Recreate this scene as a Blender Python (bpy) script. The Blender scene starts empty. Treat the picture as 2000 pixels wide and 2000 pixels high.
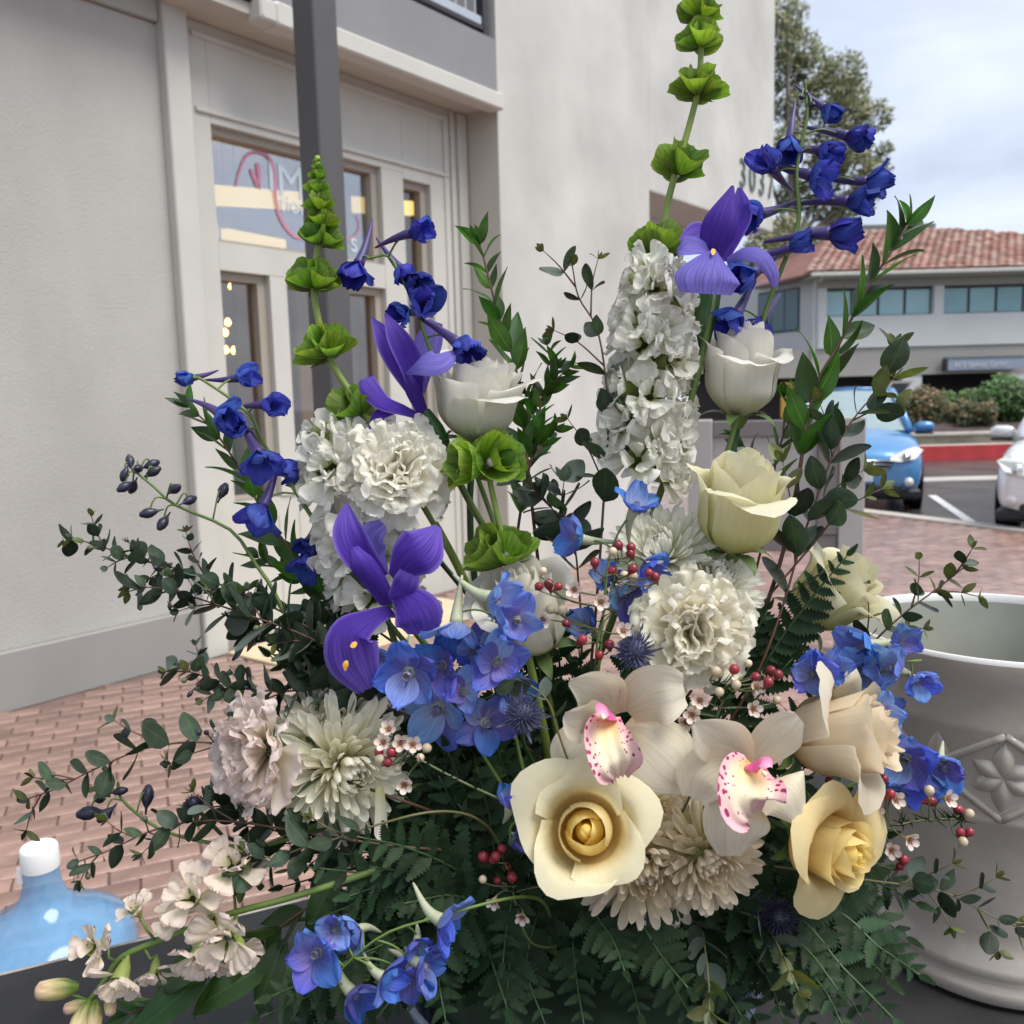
import bpy, bmesh, math, random
from mathutils import Vector, Matrix, noise
random.seed(7)
V = Vector
R = math.radians
scene = bpy.context.scene
col = scene.collection

# ---------------------------------------------------------------- camera
CAM_H, PITCH, ROLL, FPX = 1.5, R(7.1), R(-1.5), 1750.0
cam_d = bpy.data.cameras.new('camera')
cam_d.sensor_width = 36.0
cam_d.lens = 36.0 * FPX / 2000.0
cam_d.clip_start, cam_d.clip_end = 0.02, 900.0
cam_d.dof.use_dof = True
cam_d.dof.focus_distance = 0.62
cam_d.dof.aperture_fstop = 14.0
cam_o = bpy.data.objects.new('camera', cam_d)
CM = Matrix.Rotation(math.pi/2 - PITCH, 3, 'X') @ Matrix.Rotation(ROLL, 3, 'Z')
cam_o.matrix_world = Matrix.Translation((0, 0, CAM_H)) @ CM.to_4x4()
col.objects.link(cam_o)
scene.camera = cam_o
scene.render.resolution_x = scene.render.resolution_y = 1024

# ---------------------------------------------------------------- light
SUN_EL, SUN_AZ = R(60), R(118)            # azimuth measured from +Y towards +X
world = bpy.data.worlds.new('World'); scene.world = world; world.use_nodes = True
wn, wl = world.node_tree.nodes, world.node_tree.links
wn.clear()
w_out = wn.new('ShaderNodeOutputWorld'); w_bg = wn.new('ShaderNodeBackground')
w_sky = wn.new('ShaderNodeTexSky'); w_sky.sky_type = 'NISHITA'; w_sky.sun_disc = False
w_sky.sun_elevation = SUN_EL; w_sky.sun_rotation = SUN_AZ; w_sky.air_density = 1.2; w_sky.dust_density = 2.0
w_tc = wn.new('ShaderNodeTexCoord')
w_map = wn.new('ShaderNodeMapping'); w_map.inputs['Scale'].default_value = (1.6, 1.6, 4.2); w_map.inputs['Rotation'].default_value = (0.25, -0.35, 0.5)
w_n = wn.new('ShaderNodeTexNoise'); w_n.inputs['Scale'].default_value = 1.5; w_n.inputs['Detail'].default_value = 6; w_n.inputs['Roughness'].default_value = 0.52; w_n.inputs['Distortion'].default_value = 0.3
w_r = wn.new('ShaderNodeValToRGB')
w_r.color_ramp.elements[0].position = 0.36; w_r.color_ramp.elements[0].color = (4.4, 4.95, 6.1, 1)
w_r.color_ramp.elements[1].position = 0.60; w_r.color_ramp.elements[1].color = (6.5, 7.1, 8.2, 1)
w_mix = wn.new('ShaderNodeMixRGB'); w_mix.inputs['Fac'].default_value = 0.88
wl.new(w_tc.outputs['Generated'], w_map.inputs['Vector']); wl.new(w_map.outputs['Vector'], w_n.inputs['Vector'])
wl.new(w_n.outputs['Fac'], w_r.inputs['Fac']); wl.new(w_sky.outputs['Color'], w_mix.inputs['Color1'])
wl.new(w_r.outputs['Color'], w_mix.inputs['Color2']); wl.new(w_mix.outputs['Color'], w_bg.inputs['Color'])
w_bg.inputs['Strength'].default_value = 0.057
wl.new(w_bg.outputs['Background'], w_out.inputs['Surface'])
sun_d = bpy.data.lights.new('sun', 'SUN'); sun_d.energy = 1.5; sun_d.angle = R(35); sun_d.color = (1.0, 0.95, 0.87)
sun_o = bpy.data.objects.new('sun', sun_d); col.objects.link(sun_o)
sun_dir = V((math.sin(SUN_AZ)*math.cos(SUN_EL), math.cos(SUN_AZ)*math.cos(SUN_EL), math.sin(SUN_EL)))
sun_o.rotation_euler = sun_dir.to_track_quat('Z', 'Y').to_euler(); sun_o.location = (0, 0, 30)
scene.view_settings.view_transform = 'Standard'; scene.view_settings.look = 'None'
scene.view_settings.exposure = 1.42; scene.view_settings.gamma = 1.0; scene.view_settings.use_curve_mapping = False

# ---------------------------------------------------------------- helpers
def P(px, py, d):                        # a point seen at (px, py) of the 2000 px photograph, d metres deep
    return V((0, 0, CAM_H)) + CM @ V(((px-1000)/FPX*d, (1000-py)/FPX*d, -d))
def A(r, u, t):                          # a direction: right, up, towards the viewer
    return (CM @ V((r, u, t))).normalized()
def PG(px, py, z=0.0):                   # a point on the level z
    d = CM @ V(((px-1000)/FPX, (1000-py)/FPX, -1)); return V((0, 0, CAM_H)) + d*((z-CAM_H)/d.z)
def PY(px, py, Y):                       # a point on the upright plane y = Y
    d = CM @ V(((px-1000)/FPX, (1000-py)/FPX, -1)); return V((0, 0, CAM_H)) + d*(Y/d.y)
def to_px(p):
    q = CM.transposed() @ (V(p)-V((0, 0, CAM_H))); return 1000+FPX*q.x/-q.z, 1000-FPX*q.y/-q.z, -q.z

def mesh(name, vs, fs, mat=None, smooth=True, uvs=None):
    m = bpy.data.meshes.new(name); m.from_pydata([tuple(v) for v in vs], [], fs); m.update()
    if uvs:
        l = m.uv_layers.new(name='UVMap'); d = l.data
        buf = [0.0]*(2*len(m.loops))
        for i, lp in enumerate(m.loops):
            buf[2*i], buf[2*i+1] = uvs[lp.vertex_index]
        d.foreach_set('uv', buf)
    if smooth: m.polygons.foreach_set('use_smooth', [True]*len(m.polygons))
    if mat is not None:
        for q in (mat if isinstance(mat, (list, tuple)) else [mat]): m.materials.append(q)
    return m
def put(name, me, parent=None, mw=None):
    o = bpy.data.objects.new(name, me); col.objects.link(o)
    if parent is not None:
        o.parent = parent
        if mw is not None: o.matrix_basis = WORLD[parent.name].inverted() @ mw
        elif me is not None: o.matrix_basis = WORLD[parent.name].inverted()
        WORLD[o.name] = mw if mw is not None else Matrix.Identity(4)
    else:
        if mw is not None: o.matrix_basis = mw
        WORLD[o.name] = mw.copy() if mw is not None else Matrix.Identity(4)
    return o
WORLD = {}
def thing(name, label, cat, loc=(0, 0, 0), group=None):
    o = put(name, None, None, Matrix.Translation(V(loc)))
    o.empty_display_size = 0.02
    o['label'] = label; o['category'] = cat
    if group: o['group'] = group
    return o
def tag(o, label, cat, group=None):
    o['label'] = label; o['category'] = cat
    if group: o['group'] = group
    return o
def struct(name, me, mw=None):
    o = put(name, me, None, mw); o['kind'] = 'structure'; return o

class MB:                                # collects shapes into one mesh
    def __init__(s): s.v, s.f, s.uv = [], [], []
    def add(s, vs, fs, uvs=None):
        b = len(s.v); s.v += [V(v) for v in vs]; s.f += [tuple(i+b for i in f) for f in fs]
        s.uv += list(uvs) if uvs else [(0.5, 0.5)]*len(vs)
        return s
    def box(s, lo, hi, M=None, bev=0.0):
        x0, y0, z0 = lo; x1, y1, z1 = hi
        if bev <= 0:
            vs = [V((x, y, z)) for z in (z0, z1) for y in (y0, y1) for x in (x0, x1)]
            fs = [(0, 2, 3, 1), (4, 5, 7, 6), (0, 1, 5, 4), (2, 6, 7, 3), (0, 4, 6, 2), (1, 3, 7, 5)]
        else:
            b = bev
            def ring(z, i): return [V((x0+i+ (b-i if 0 else 0), y0+i+b, z)), V((x0+i+b, y0+i, z)), V((x1-i-b, y0+i, z)), V((x1-i, y0+i+b, z)), V((x1-i, y1-i-b, z)), V((x1-i-b, y1-i, z)), V((x0+i+b, y1-i, z)), V((x0+i, y1-i-b, z))]
            vs = ring(z0, b)+ring(z0+b, 0)+ring(z1-b, 0)+ring(z1, b); fs = [tuple(range(7, -1, -1)), tuple(range(24, 32))]
            for k in range(3):
                for i in range(8): fs.append((k*8+i, k*8+(i+1) % 8, k*8+8+(i+1) % 8, k*8+8+i))
        if M is not None: vs = [M @ v for v in vs]
        return s.add(vs, fs)
    def tube(s, pts, rad, seg=6, cap=True):
        vs, fs, uv = tube(pts, rad, seg, cap); return s.add(vs, fs, uv)
    def lathe(s, prof, seg=32, M=None, close=False):
        vs, fs, uv = [], [], []
        n = len(prof)
        for j, (r, z) in enumerate(prof):
            for i in range(seg):
                a = 2*math.pi*i/seg; vs.append(V((r*math.cos(a), r*math.sin(a), z))); uv.append((i/seg, j/max(1, n-1)))
        for j in range(n-1):
            for i in range(seg): fs.append((j*seg+i, j*seg+(i+1) % seg, (j+1)*seg+(i+1) % seg, (j+1)*seg+i))
        if close: fs.append(tuple(range(seg-1, -1, -1))); fs.append(tuple((n-1)*seg+i for i in range(seg)))
        if M is not None: vs = [M @ v for v in vs]
        return s.add(vs, fs, uv)
    def build(s, name, mat, parent=None, mw=None, smooth=False, world=True):
        return put(name, mesh(name, s.v, s.f, mat, smooth, s.uv), parent, mw)

def crom(pts, n):                        # smooth curve through points, n samples per span
    pts = [V(p) for p in pts]
    if len(pts) == 2: return [pts[0].lerp(pts[1], i/n) for i in range(n+1)]
    out = []
    for i in range(len(pts)-1):
        p0 = pts[i-1] if i else pts[0]*2-pts[1]; p1, p2 = pts[i], pts[i+1]
        p3 = pts[i+2] if i+2 < len(pts) else pts[-1]*2-pts[-2]
        for k in range(n):
            t = k/n
            out.append(0.5*((2*p1)+(p2-p0)*t+(2*p0-5*p1+4*p2-p3)*t*t+(3*p1-p0-3*p2+p3)*t**3))
    out.append(pts[-1]); return out
def tube(pts, rad, seg=6, cap=True):
    pts = [V(p) for p in pts]; n = len(pts)
    if not isinstance(rad, (list, tuple)): rad = [rad]*n
    if len(rad) == 2 and n > 2: rad = [rad[0]+(rad[1]-rad[0])*i/(n-1) for i in range(n)]
    vs, fs, uv = [], [], []
    t0 = (pts[1]-pts[0]).normalized(); nrm = t0.orthogonal().normalized()
    for i, p in enumerate(pts):
        t = (pts[min(i+1, n-1)]-pts[max(i-1, 0)])
        t = t.normalized() if t.length > 1e-9 else t0
        nrm = (nrm-t*nrm.dot(t)); nrm = nrm.normalized() if nrm.length > 1e-6 else t.orthogonal().normalized()
        b = t.cross(nrm)
        for k in range(seg):
            a = 2*math.pi*k/seg; vs.append(p+(nrm*math.cos(a)+b*math.sin(a))*rad[i]); uv.append((k/seg, i/(n-1)))
    for i in range(n-1):
        for k in range(seg): fs.append((i*seg+k, i*seg+(k+1) % seg, (i+1)*seg+(k+1) % seg, (i+1)*seg+k))
    if cap: fs.append(tuple(range(seg-1, -1, -1))); fs.append(tuple((n-1)*seg+k for k in range(seg)))
    return vs, fs, uv
def grid(nu, nv, fn):                    # fn(u 0..1 along, v -1..1 across)
    vs, uv, fs = [], [], []
    for i in range(nu+1):
        for j in range(nv+1):
            u, v = i/nu, -1+2*j/nv; vs.append(V(fn(u, v))); uv.append(((v+1)/2, u))
    for i in range(nu):
        for j in range(nv):
            a = i*(nv+1)+j; fs.append((a, a+1, a+nv+2, a+nv+1))
    return vs, fs, uv
def frame(pos, z, spin=0.0, s=1.0, up=None):
    z = V(z).normalized(); h = V(up) if up else V((0, 0, 1))
    if abs(h.dot(z)) > 0.97: h = V((0, 1, 0))
    x = h.cross(z).normalized(); y = z.cross(x)
    m = Matrix((x, y, z)).transposed().to_4x4()
    return Matrix.Translation(V(pos)) @ m @ Matrix.Rotation(spin, 4, 'Z') @ Matrix.Scale(s, 4)

# ---------------------------------------------------------------- materials
def nt(name):
    m = bpy.data.materials.new(name); m.use_nodes = True; n = m.node_tree.nodes; l = m.node_tree.links
    b = n['Principled BSDF']; return m, n, l, b
def c4(c): return (c[0], c[1], c[2], 1)
def surf(name, c, rough=0.6, var=0.12, scale=8.0, bump=0.0, bscale=60.0, c2=None, metal=0.0, spec=0.5, coat=0.0, objvar=0.0, detail=4, bdist=0.01, stain=0.0):
    m, n, l, b = nt(name)
    tc = n.new('ShaderNodeTexCoord')
    nz = n.new('ShaderNodeTexNoise'); nz.inputs['Scale'].default_value = scale; nz.inputs['Detail'].default_value = detail
    l.new(tc.outputs['Object'], nz.inputs['Vector'])
    rp = n.new('ShaderNodeValToRGB'); rp.color_ramp.elements[0].position = 0.3; rp.color_ramp.elements[1].position = 0.7
    d = c2 if c2 else tuple(x*(1-var*1.6) for x in c)
    rp.color_ramp.elements[0].color = c4(d); rp.color_ramp.elements[1].color = c4(tuple(min(1, x*(1+var*0.5)) for x in c))
    l.new(nz.outputs['Fac'], rp.inputs['Fac']); src = rp.outputs['Color']
    if stain > 0:                        # soft vertical weather streaks and blotches
        mp = n.new('ShaderNodeMapping'); mp.inputs['Scale'].default_value = (1.6, 1.6, 0.8); l.new(tc.outputs['Object'], mp.inputs['Vector'])
        sn = n.new('ShaderNodeTexNoise'); sn.inputs['Scale'].default_value = 1.0; sn.inputs['Detail'].default_value = 9; sn.inputs['Roughness'].default_value = 0.62; l.new(mp.outputs['Vector'], sn.inputs['Vector'])
        sr = n.new('ShaderNodeMapRange'); sr.inputs['From Min'].default_value = 0.36; sr.inputs['From Max'].default_value = 0.66; sr.inputs['To Min'].default_value = 1-stain; sr.inputs['To Max'].default_value = 1.0; l.new(sn.outputs['Fac'], sr.inputs['Value'])
        sh = n.new('ShaderNodeHueSaturation'); l.new(sr.outputs['Result'], sh.inputs['Value']); l.new(src, sh.inputs['Color']); src = sh.outputs['Color']
    if objvar > 0:
        oi = n.new('ShaderNodeObjectInfo'); hs = n.new('ShaderNodeHueSaturation')
        mr = n.new('ShaderNodeMapRange'); mr.inputs['To Min'].default_value = 1-objvar; mr.inputs['To Max'].default_value = 1+objvar
        l.new(oi.outputs['Random'], mr.inputs['Value']); l.new(mr.outputs['Result'], hs.inputs['Value']); l.new(src, hs.inputs['Color']); src = hs.outputs['Color']
    l.new(src, b.inputs['Base Color'])
    b.inputs['Roughness'].default_value = rough; b.inputs['Metallic'].default_value = metal
    b.inputs['Specular IOR Level'].default_value = spec; b.inputs['Coat Weight'].default_value = coat
    if bump > 0:
        n2 = n.new('ShaderNodeTexNoise'); n2.inputs['Scale'].default_value = bscale; n2.inputs['Detail'].default_value = 5
        bp = n.new('ShaderNodeBump'); bp.inputs['Strength'].default_value = bump; bp.inputs['Distance'].default_value = bdist
        l.new(tc.outputs['Object'], n2.inputs['Vector']); l.new(n2.outputs['Fac'], bp.inputs['Height']); l.new(bp.outputs['Normal'], b.inputs['Normal'])
    return m
def petal_mat(name, base, mid, tip, trans=0.35, streak=0.12, rough=0.5, objvar=0.08, sfreq=34.0, pos=(0.0, 0.45, 1.0), edge=None, tint=None, spec=0.3, bump=0.25, huevar=0.0):
    """colour runs from the foot of the petal to its rim, fine streaks lengthwise, light passes through"""
    m, n, l, b = nt(name)
    uv = n.new('ShaderNodeUVMap'); sp = n.new('ShaderNodeSeparateXYZ'); l.new(uv.outputs['UV'], sp.inputs['Vector'])
    rp = n.new('ShaderNodeValToRGB'); e = rp.color_ramp.elements
    e[0].position = pos[0]; e[0].color = c4(base); e[1].position = pos[2]; e[1].color = c4(tip)
    k = e.new(pos[1]); k.color = c4(mid); l.new(sp.outputs['Y'], rp.inputs['Fac'])
    mp = n.new('ShaderNodeMapping'); mp.inputs['Scale'].default_value = (sfreq, 2.0, 1.0); l.new(uv.outputs['UV'], mp.inputs['Vector'])
    nz = n.new('ShaderNodeTexNoise'); nz.inputs['Scale'].default_value = 1.0; nz.inputs['Detail'].default_value = 3; l.new(mp.outputs['Vector'], nz.inputs['Vector'])
    mr = n.new('ShaderNodeMapRange'); mr.inputs['From Min'].default_value = 0.3; mr.inputs['From Max'].default_value = 0.7
    mr.inputs['To Min'].default_value = 1-streak; mr.inputs['To Max'].default_value = 1+streak*0.6
    l.new(nz.outputs['Fac'], mr.inputs['Value'])
    oi = n.new('ShaderNodeObjectInfo'); mo = n.new('ShaderNodeMapRange'); mo.inputs['To Min'].default_value = 1-objvar; mo.inputs['To Max'].default_value = 1+objvar
    l.new(oi.outputs['Random'], mo.inputs['Value'])
    mu = n.new('ShaderNodeMath'); mu.operation = 'MULTIPLY'; l.new(mr.outputs['Result'], mu.inputs[0]); l.new(mo.outputs['Result'], mu.inputs[1])
    src = rp.outputs['Color']
    if edge:                              # a band of another colour along both edges
        ab = n.new('ShaderNodeMath'); ab.operation = 'SUBTRACT'; ab.inputs[1].default_value = 0.5; l.new(sp.outputs['X'], ab.inputs[0])
        a2 = n.new('ShaderNodeMath'); a2.operation = 'ABSOLUTE'; l.new(ab.outputs[0], a2.inputs[0])
        er = n.new('ShaderNodeMapRange'); er.inputs['From Min'].default_value = edge[1]; er.inputs['From Max'].default_value = 0.5; l.new(a2.outputs[0], er.inputs['Value'])
        em = n.new('ShaderNodeMixRGB'); em.inputs['Color2'].default_value = c4(edge[0]); l.new(er.outputs['Result'], em.inputs['Fac']); l.new(src, em.inputs['Color1']); src = em.outputs['Color']
    hs = n.new('ShaderNodeHueSaturation'); l.new(src, hs.inputs['Color']); l.new(mu.outputs[0], hs.inputs['Value'])
    if huevar:
        mh = n.new('ShaderNodeMapRange'); mh.inputs['To Min'].default_value = 0.5-huevar; mh.inputs['To Max'].default_value = 0.5+huevar
        m3 = n.new('ShaderNodeMath'); m3.operation = 'FRACT'; m4 = n.new('ShaderNodeMath'); m4.operation = 'MULTIPLY'; m4.inputs[1].default_value = 7.31
        l.new(oi.outputs['Random'], m4.inputs[0]); l.new(m4.outputs[0], m3.inputs[0]); l.new(m3.outputs[0], mh.inputs['Value']); l.new(mh.outputs['Result'], hs.inputs['Hue'])
    src = hs.outputs['Color']
    l.new(src, b.inputs['Base Color']); b.inputs['Roughness'].default_value = rough; b.inputs['Specular IOR Level'].default_value = spec
    bp = n.new('ShaderNodeBump'); bp.inputs['Strength'].default_value = bump; bp.inputs['Distance'].default_value = 0.0006
    l.new(nz.outputs['Fac'], bp.inputs['Height']); l.new(bp.outputs['Normal'], b.inputs['Normal'])
    tr = n.new('ShaderNodeBsdfTranslucent'); mx = n.new('ShaderNodeMixShader'); mx.inputs['Fac'].default_value = trans
    if tint:
        tm = n.new('ShaderNodeMixRGB'); tm.blend_type = 'MULTIPLY'; tm.inputs['Fac'].default_value = 1; tm.inputs['Color2'].default_value = c4(tint); l.new(src, tm.inputs['Color1']); l.new(tm.outputs['Color'], tr.inputs['Color'])
    else: l.new(src, tr.inputs['Color'])
    out = n['Material Output']; l.new(b.outputs['BSDF'], mx.inputs[1]); l.new(tr.outputs['BSDF'], mx.inputs[2]); l.new(mx.outputs['Shader'], out.inputs['Surface'])
    return m
def leaf_mat(name, c, rib, trans=0.25, rough=0.4, objvar=0.25, tint=(1.0, 1.5, 0.35), spec=0.5, ribw=0.04, huevar=0.015, under=None):
    m, n, l, b = nt(name)
    uv = n.new('ShaderNodeUVMap'); sp = n.new('ShaderNodeSeparateXYZ'); l.new(uv.outputs['UV'], sp.inputs['Vector'])
    s1 = n.new('ShaderNodeMath'); s1.operation = 'SUBTRACT'; s1.inputs[1].default_value = 0.5; l.new(sp.outputs['X'], s1.inputs[0])
    s2 = n.new('ShaderNodeMath'); s2.operation = 'ABSOLUTE'; l.new(s1.outputs[0], s2.inputs[0])
    s3 = n.new('ShaderNodeMapRange'); s3.inputs['From Min'].default_value = ribw; s3.inputs['From Max'].default_value = 0.0; l.new(s2.outputs[0], s3.inputs['Value'])
    tc = n.new('ShaderNodeTexCoord'); nz = n.new('ShaderNodeTexNoise'); nz.inputs['Scale'].default_value = 3.0; nz.inputs['Detail'].default_value = 5; l.new(tc.outputs['Object'], nz.inputs['Vector'])
    rp = n.new('ShaderNodeValToRGB'); rp.color_ramp.elements[0].position = 0.3; rp.color_ramp.elements[1].position = 0.72
    rp.color_ramp.elements[0].color = c4(tuple(x*0.75 for x in c)); rp.color_ramp.elements[1].color = c4(tuple(x*1.2 for x in c)); l.new(nz.outputs['Fac'], rp.inputs['Fac'])
    mx = n.new('ShaderNodeMixRGB'); mx.inputs['Color2'].default_value = c4(rib); l.new(s3.outputs['Result'], mx.inputs['Fac']); l.new(rp.outputs['Color'], mx.inputs['Color1'])
    src = mx.outputs['Color']
    if under:
        ge = n.new('ShaderNodeNewGeometry'); um = n.new('ShaderNodeMixRGB'); um.inputs['Color2'].default_value = c4(under)
        l.new(ge.outputs['Backfacing'], um.inputs['Fac']); l.new(src, um.inputs['Color1']); src = um.outputs['Color']
    oi = n.new('ShaderNodeObjectInfo'); hs = n.new('ShaderNodeHueSaturation')
    mo = n.new('ShaderNodeMapRange'); mo.inputs['To Min'].default_value = 1-objvar; mo.inputs['To Max'].default_value = 1+objvar; l.new(oi.outputs['Random'], mo.inputs['Value']); l.new(mo.outputs['Result'], hs.inputs['Value'])
    m4 = n.new('ShaderNodeMath'); m4.operation = 'MULTIPLY'; m4.inputs[1].default_value = 7.31; m3 = n.new('ShaderNodeMath'); m3.operation = 'FRACT'
    mh = n.new('ShaderNodeMapRange'); mh.inputs['To Min'].default_value = 0.5-huevar; mh.inputs['To Max'].default_value = 0.5+huevar
    l.new(oi.outputs['Random'], m4.inputs[0]); l.new(m4.outputs[0], m3.inputs[0]); l.new(m3.outputs[0], mh.inputs['Value']); l.new(mh.outputs['Result'], hs.inputs['Hue'])
    l.new(src, hs.inputs['Color']); src = hs.outputs['Color']
    l.new(src, b.inputs['Base Color']); b.inputs['Roughness'].default_value = rough; b.inputs['Specular IOR Level'].default_value = spec
    tr = n.new('ShaderNodeBsdfTranslucent'); tm = n.new('ShaderNodeMixRGB'); tm.blend_type = 'MULTIPLY'; tm.inputs['Fac'].default_value = 1; tm.inputs['Color2'].default_value = c4(tint)
    l.new(src, tm.inputs['Color1']); l.new(tm.outputs['Color'], tr.inputs['Color'])
    ms = n.new('ShaderNodeMixShader'); ms.inputs['Fac'].default_value = trans; out = n['Material Output']
    l.new(b.outputs['BSDF'], ms.inputs[1]); l.new(tr.outputs['BSDF'], ms.inputs[2]); l.new(ms.outputs['Shader'], out.inputs['Surface'])
    return m
def emit(name, c, s):
    m, n, l, b = nt(name); b.inputs['Base Color'].default_value = c4(c); b.inputs['Emission Color'].default_value = c4(c); b.inputs['Emission Strength'].default_value = s; return m
def glass(name, tint, refl=0.25, rough=0.02):
    m, n, l, b = nt(name); n.remove(b)
    t = n.new('ShaderNodeBsdfTransparent'); t.inputs['Color'].default_value = c4(tint)
    g = n.new('ShaderNodeBsdfGlossy'); g.inputs['Roughness'].default_value = rough; g.inputs['Color'].default_value = (0.9, 0.93, 0.95, 1)
    mx = n.new('ShaderNodeMixShader'); mx.inputs['Fac'].default_value = refl
    l.new(t.outputs['BSDF'], mx.inputs[1]); l.new(g.outputs['BSDF'], mx.inputs[2]); l.new(mx.outputs['Shader'], n['Material Output'].inputs['Surface'])
    return m
# ================================================================ the setting
M_stucco = surf('stucco', (0.46, 0.45, 0.42), 0.9, 0.07, 1.2, 0.5, 110.0, bdist=0.012, detail=6, stain=0.10)
M_stucco2 = surf('smooth_stucco', (0.57, 0.56, 0.525), 0.9, 0.12, 1.3, 0.3, 45.0, bdist=0.006, detail=7, stain=0.09)
M_taupe = surf('taupe_stucco', (0.50, 0.47, 0.42), 0.9, 0.05, 2.0, 0.25, 60.0)
M_trim = surf('trim_paint', (0.56, 0.55, 0.505), 0.55, 0.04, 3.0, 0.05, 30.0, stain=0.06)
M_trimdark = surf('jamb_brown', (0.36, 0.32, 0.27), 0.6, 0.05, 3.0)  # brown tone of the window frames, darker than the trim
M_base = surf('skirting_paint', (0.30, 0.29, 0.275), 0.55, 0.06, 2.5, 0.05, 30.0)
M_grey = surf('grey_paint', (0.23, 0.23, 0.235), 0.6, 0.06, 2.0, 0.05, 25.0)
M_post = surf('post_paint', (0.085, 0.082, 0.082), 0.5, 0.06, 3.0, 0.06, 40.0)
M_brown = surf('brown_wood', (0.12, 0.075, 0.045), 0.6, 0.2, 5.0)
M_curtain = surf('curtain', (0.23, 0.135, 0.05), 0.85, 0.15, 6.0)
M_room = surf('room_wall', (0.26, 0.17, 0.10), 0.8, 0.2, 1.5)
M_glass = glass('shop_glass', (0.92, 0.90, 0.86), 0.13)
M_glasst = glass('transom_glass', (0.8, 0.8, 0.82), 0.36)
M_rail = surf('rail_paint', (0.42, 0.46, 0.52), 0.4, 0.04, 3.0)
M_dark = surf('dark_metal', (0.03, 0.03, 0.035), 0.4, 0.05, 3.0)
M_asphalt = surf('asphalt', (0.085, 0.082, 0.075), 0.24, 0.35, 1.3, 0.4, 55.0, c2=(0.035, 0.034, 0.033), bdist=0.01, detail=8)
M_conc = surf('concrete', (0.46, 0.43, 0.385), 0.75, 0.10, 3.0, 0.2, 50.0)
M_joint = surf('brick_joint', (0.17, 0.115, 0.10), 0.85, 0.15, 6.0, 0.3, 80.0)
def brick_mat(name, shift):
    return surf(name, (0.32*shift, 0.20*shift, 0.165*shift), 0.28, 0.24, 7.0, 0.35, 90.0, objvar=0.16, bdist=0.004)
M_bricks = [brick_mat('brick_a', 1.0), brick_mat('brick_b', 0.88), brick_mat('brick_c', 1.1)]
M_white = surf('white_paint', (0.72, 0.73, 0.74), 0.6, 0.15, 6.0)
M_red = surf('red_kerb_paint', (0.52, 0.045, 0.05), 0.5, 0.15, 3.0)
M_band = surf('band_stucco', (0.70, 0.70, 0.67), 0.9, 0.04, 0.6)
M_far = surf('far_stucco', (0.42, 0.39, 0.355), 0.9, 0.05, 0.6)
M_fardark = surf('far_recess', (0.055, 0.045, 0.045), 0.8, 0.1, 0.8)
M_farside = surf('far_side_stucco', (0.50, 0.49, 0.48), 0.9, 0.05, 0.6)
M_roofm = surf('roof_flashing', (0.17, 0.175, 0.17), 0.5, 0.05, 1.0)
M_bark = surf('bark_mulch', (0.09, 0.055, 0.055), 0.9, 0.5, 3.0, 0.6, 14.0, bdist=0.08)

# wall coordinates of the shop: s along the wall, off out of it, z up
WA = R(38); WU = V((math.sin(WA), math.cos(WA), 0)); WN = V((math.cos(WA), -math.sin(WA), 0)); WO = PG(337, 1300)
WM = Matrix((WU, V((0, 0, 1)), WN)).transposed().to_4x4(); WM = Matrix.Translation(WO) @ WM      # local x = s, y = z, z = off
def wbox(mb, s0, s1, z0, z1, o0, o1, bev=0.0): return mb.box((s0, z0, o0), (s1, z1, o1), WM, bev)
def WP(px, py, off=0.0):
    d = CM @ V(((px-1000)/FPX, (1000-py)/FPX, -1)); c = V((0, 0, CAM_H))
    p = c+d*((WO+WN*off-c).dot(WN)/d.dot(WN)); return (p-WO).dot(WU), p.z
def wpt(s, z, off): return WO+WU*s+V((0, 0, z))+WN*off

# --- ground, pavement, kerb
gz = -0.13
struct('ground', mesh('ground', [(-300, -200, gz), (300, -200, gz), (300, 500, gz), (-300, 500, gz)], [(0, 1, 2, 3)], M_asphalt, False))
K0, K1 = PG(1702, 1004), PG(2000, 1041)
KD = (K1-K0).normalized(); KN = V((-KD.y, KD.x, 0))          # KN points to the car park
if KN.dot(V((1, 1, 0))) < 0: KN = -KN
def kside(p): return (V((p[0], p[1], 0))-V((K0.x, K0.y, 0))).dot(KN)
ka, kb = K0-KD*14, K0+KD*14
pav = MB(); q = [ka, kb, kb-KN*26, ka-KN*26]
pav.add([V((p.x, p.y, z)) for z in (gz+0.002, 0.0) for p in q], [(0, 3, 2, 1), (4, 5, 6, 7), (0, 1, 5, 4), (1, 2, 6, 5), (2, 3, 7, 6), (3, 0, 4, 7)])
pavement = pav.build('pavement', M_joint); pavement['kind'] = 'structure'
kerb = MB(); kq = [ka+KN*0.02, kb+KN*0.02, kb+KN*0.28, ka+KN*0.28]
kerb.add([V((p.x, p.y, z)) for z in (gz+0.003, 0.012) for p in kq], [(0, 3, 2, 1), (4, 5, 6, 7), (0, 1, 5, 4), (1, 2, 6, 5), (2, 3, 7, 6), (3, 0, 4, 7)])
ko = kerb.build('kerb', M_conc); ko['kind'] = 'structure'
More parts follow.
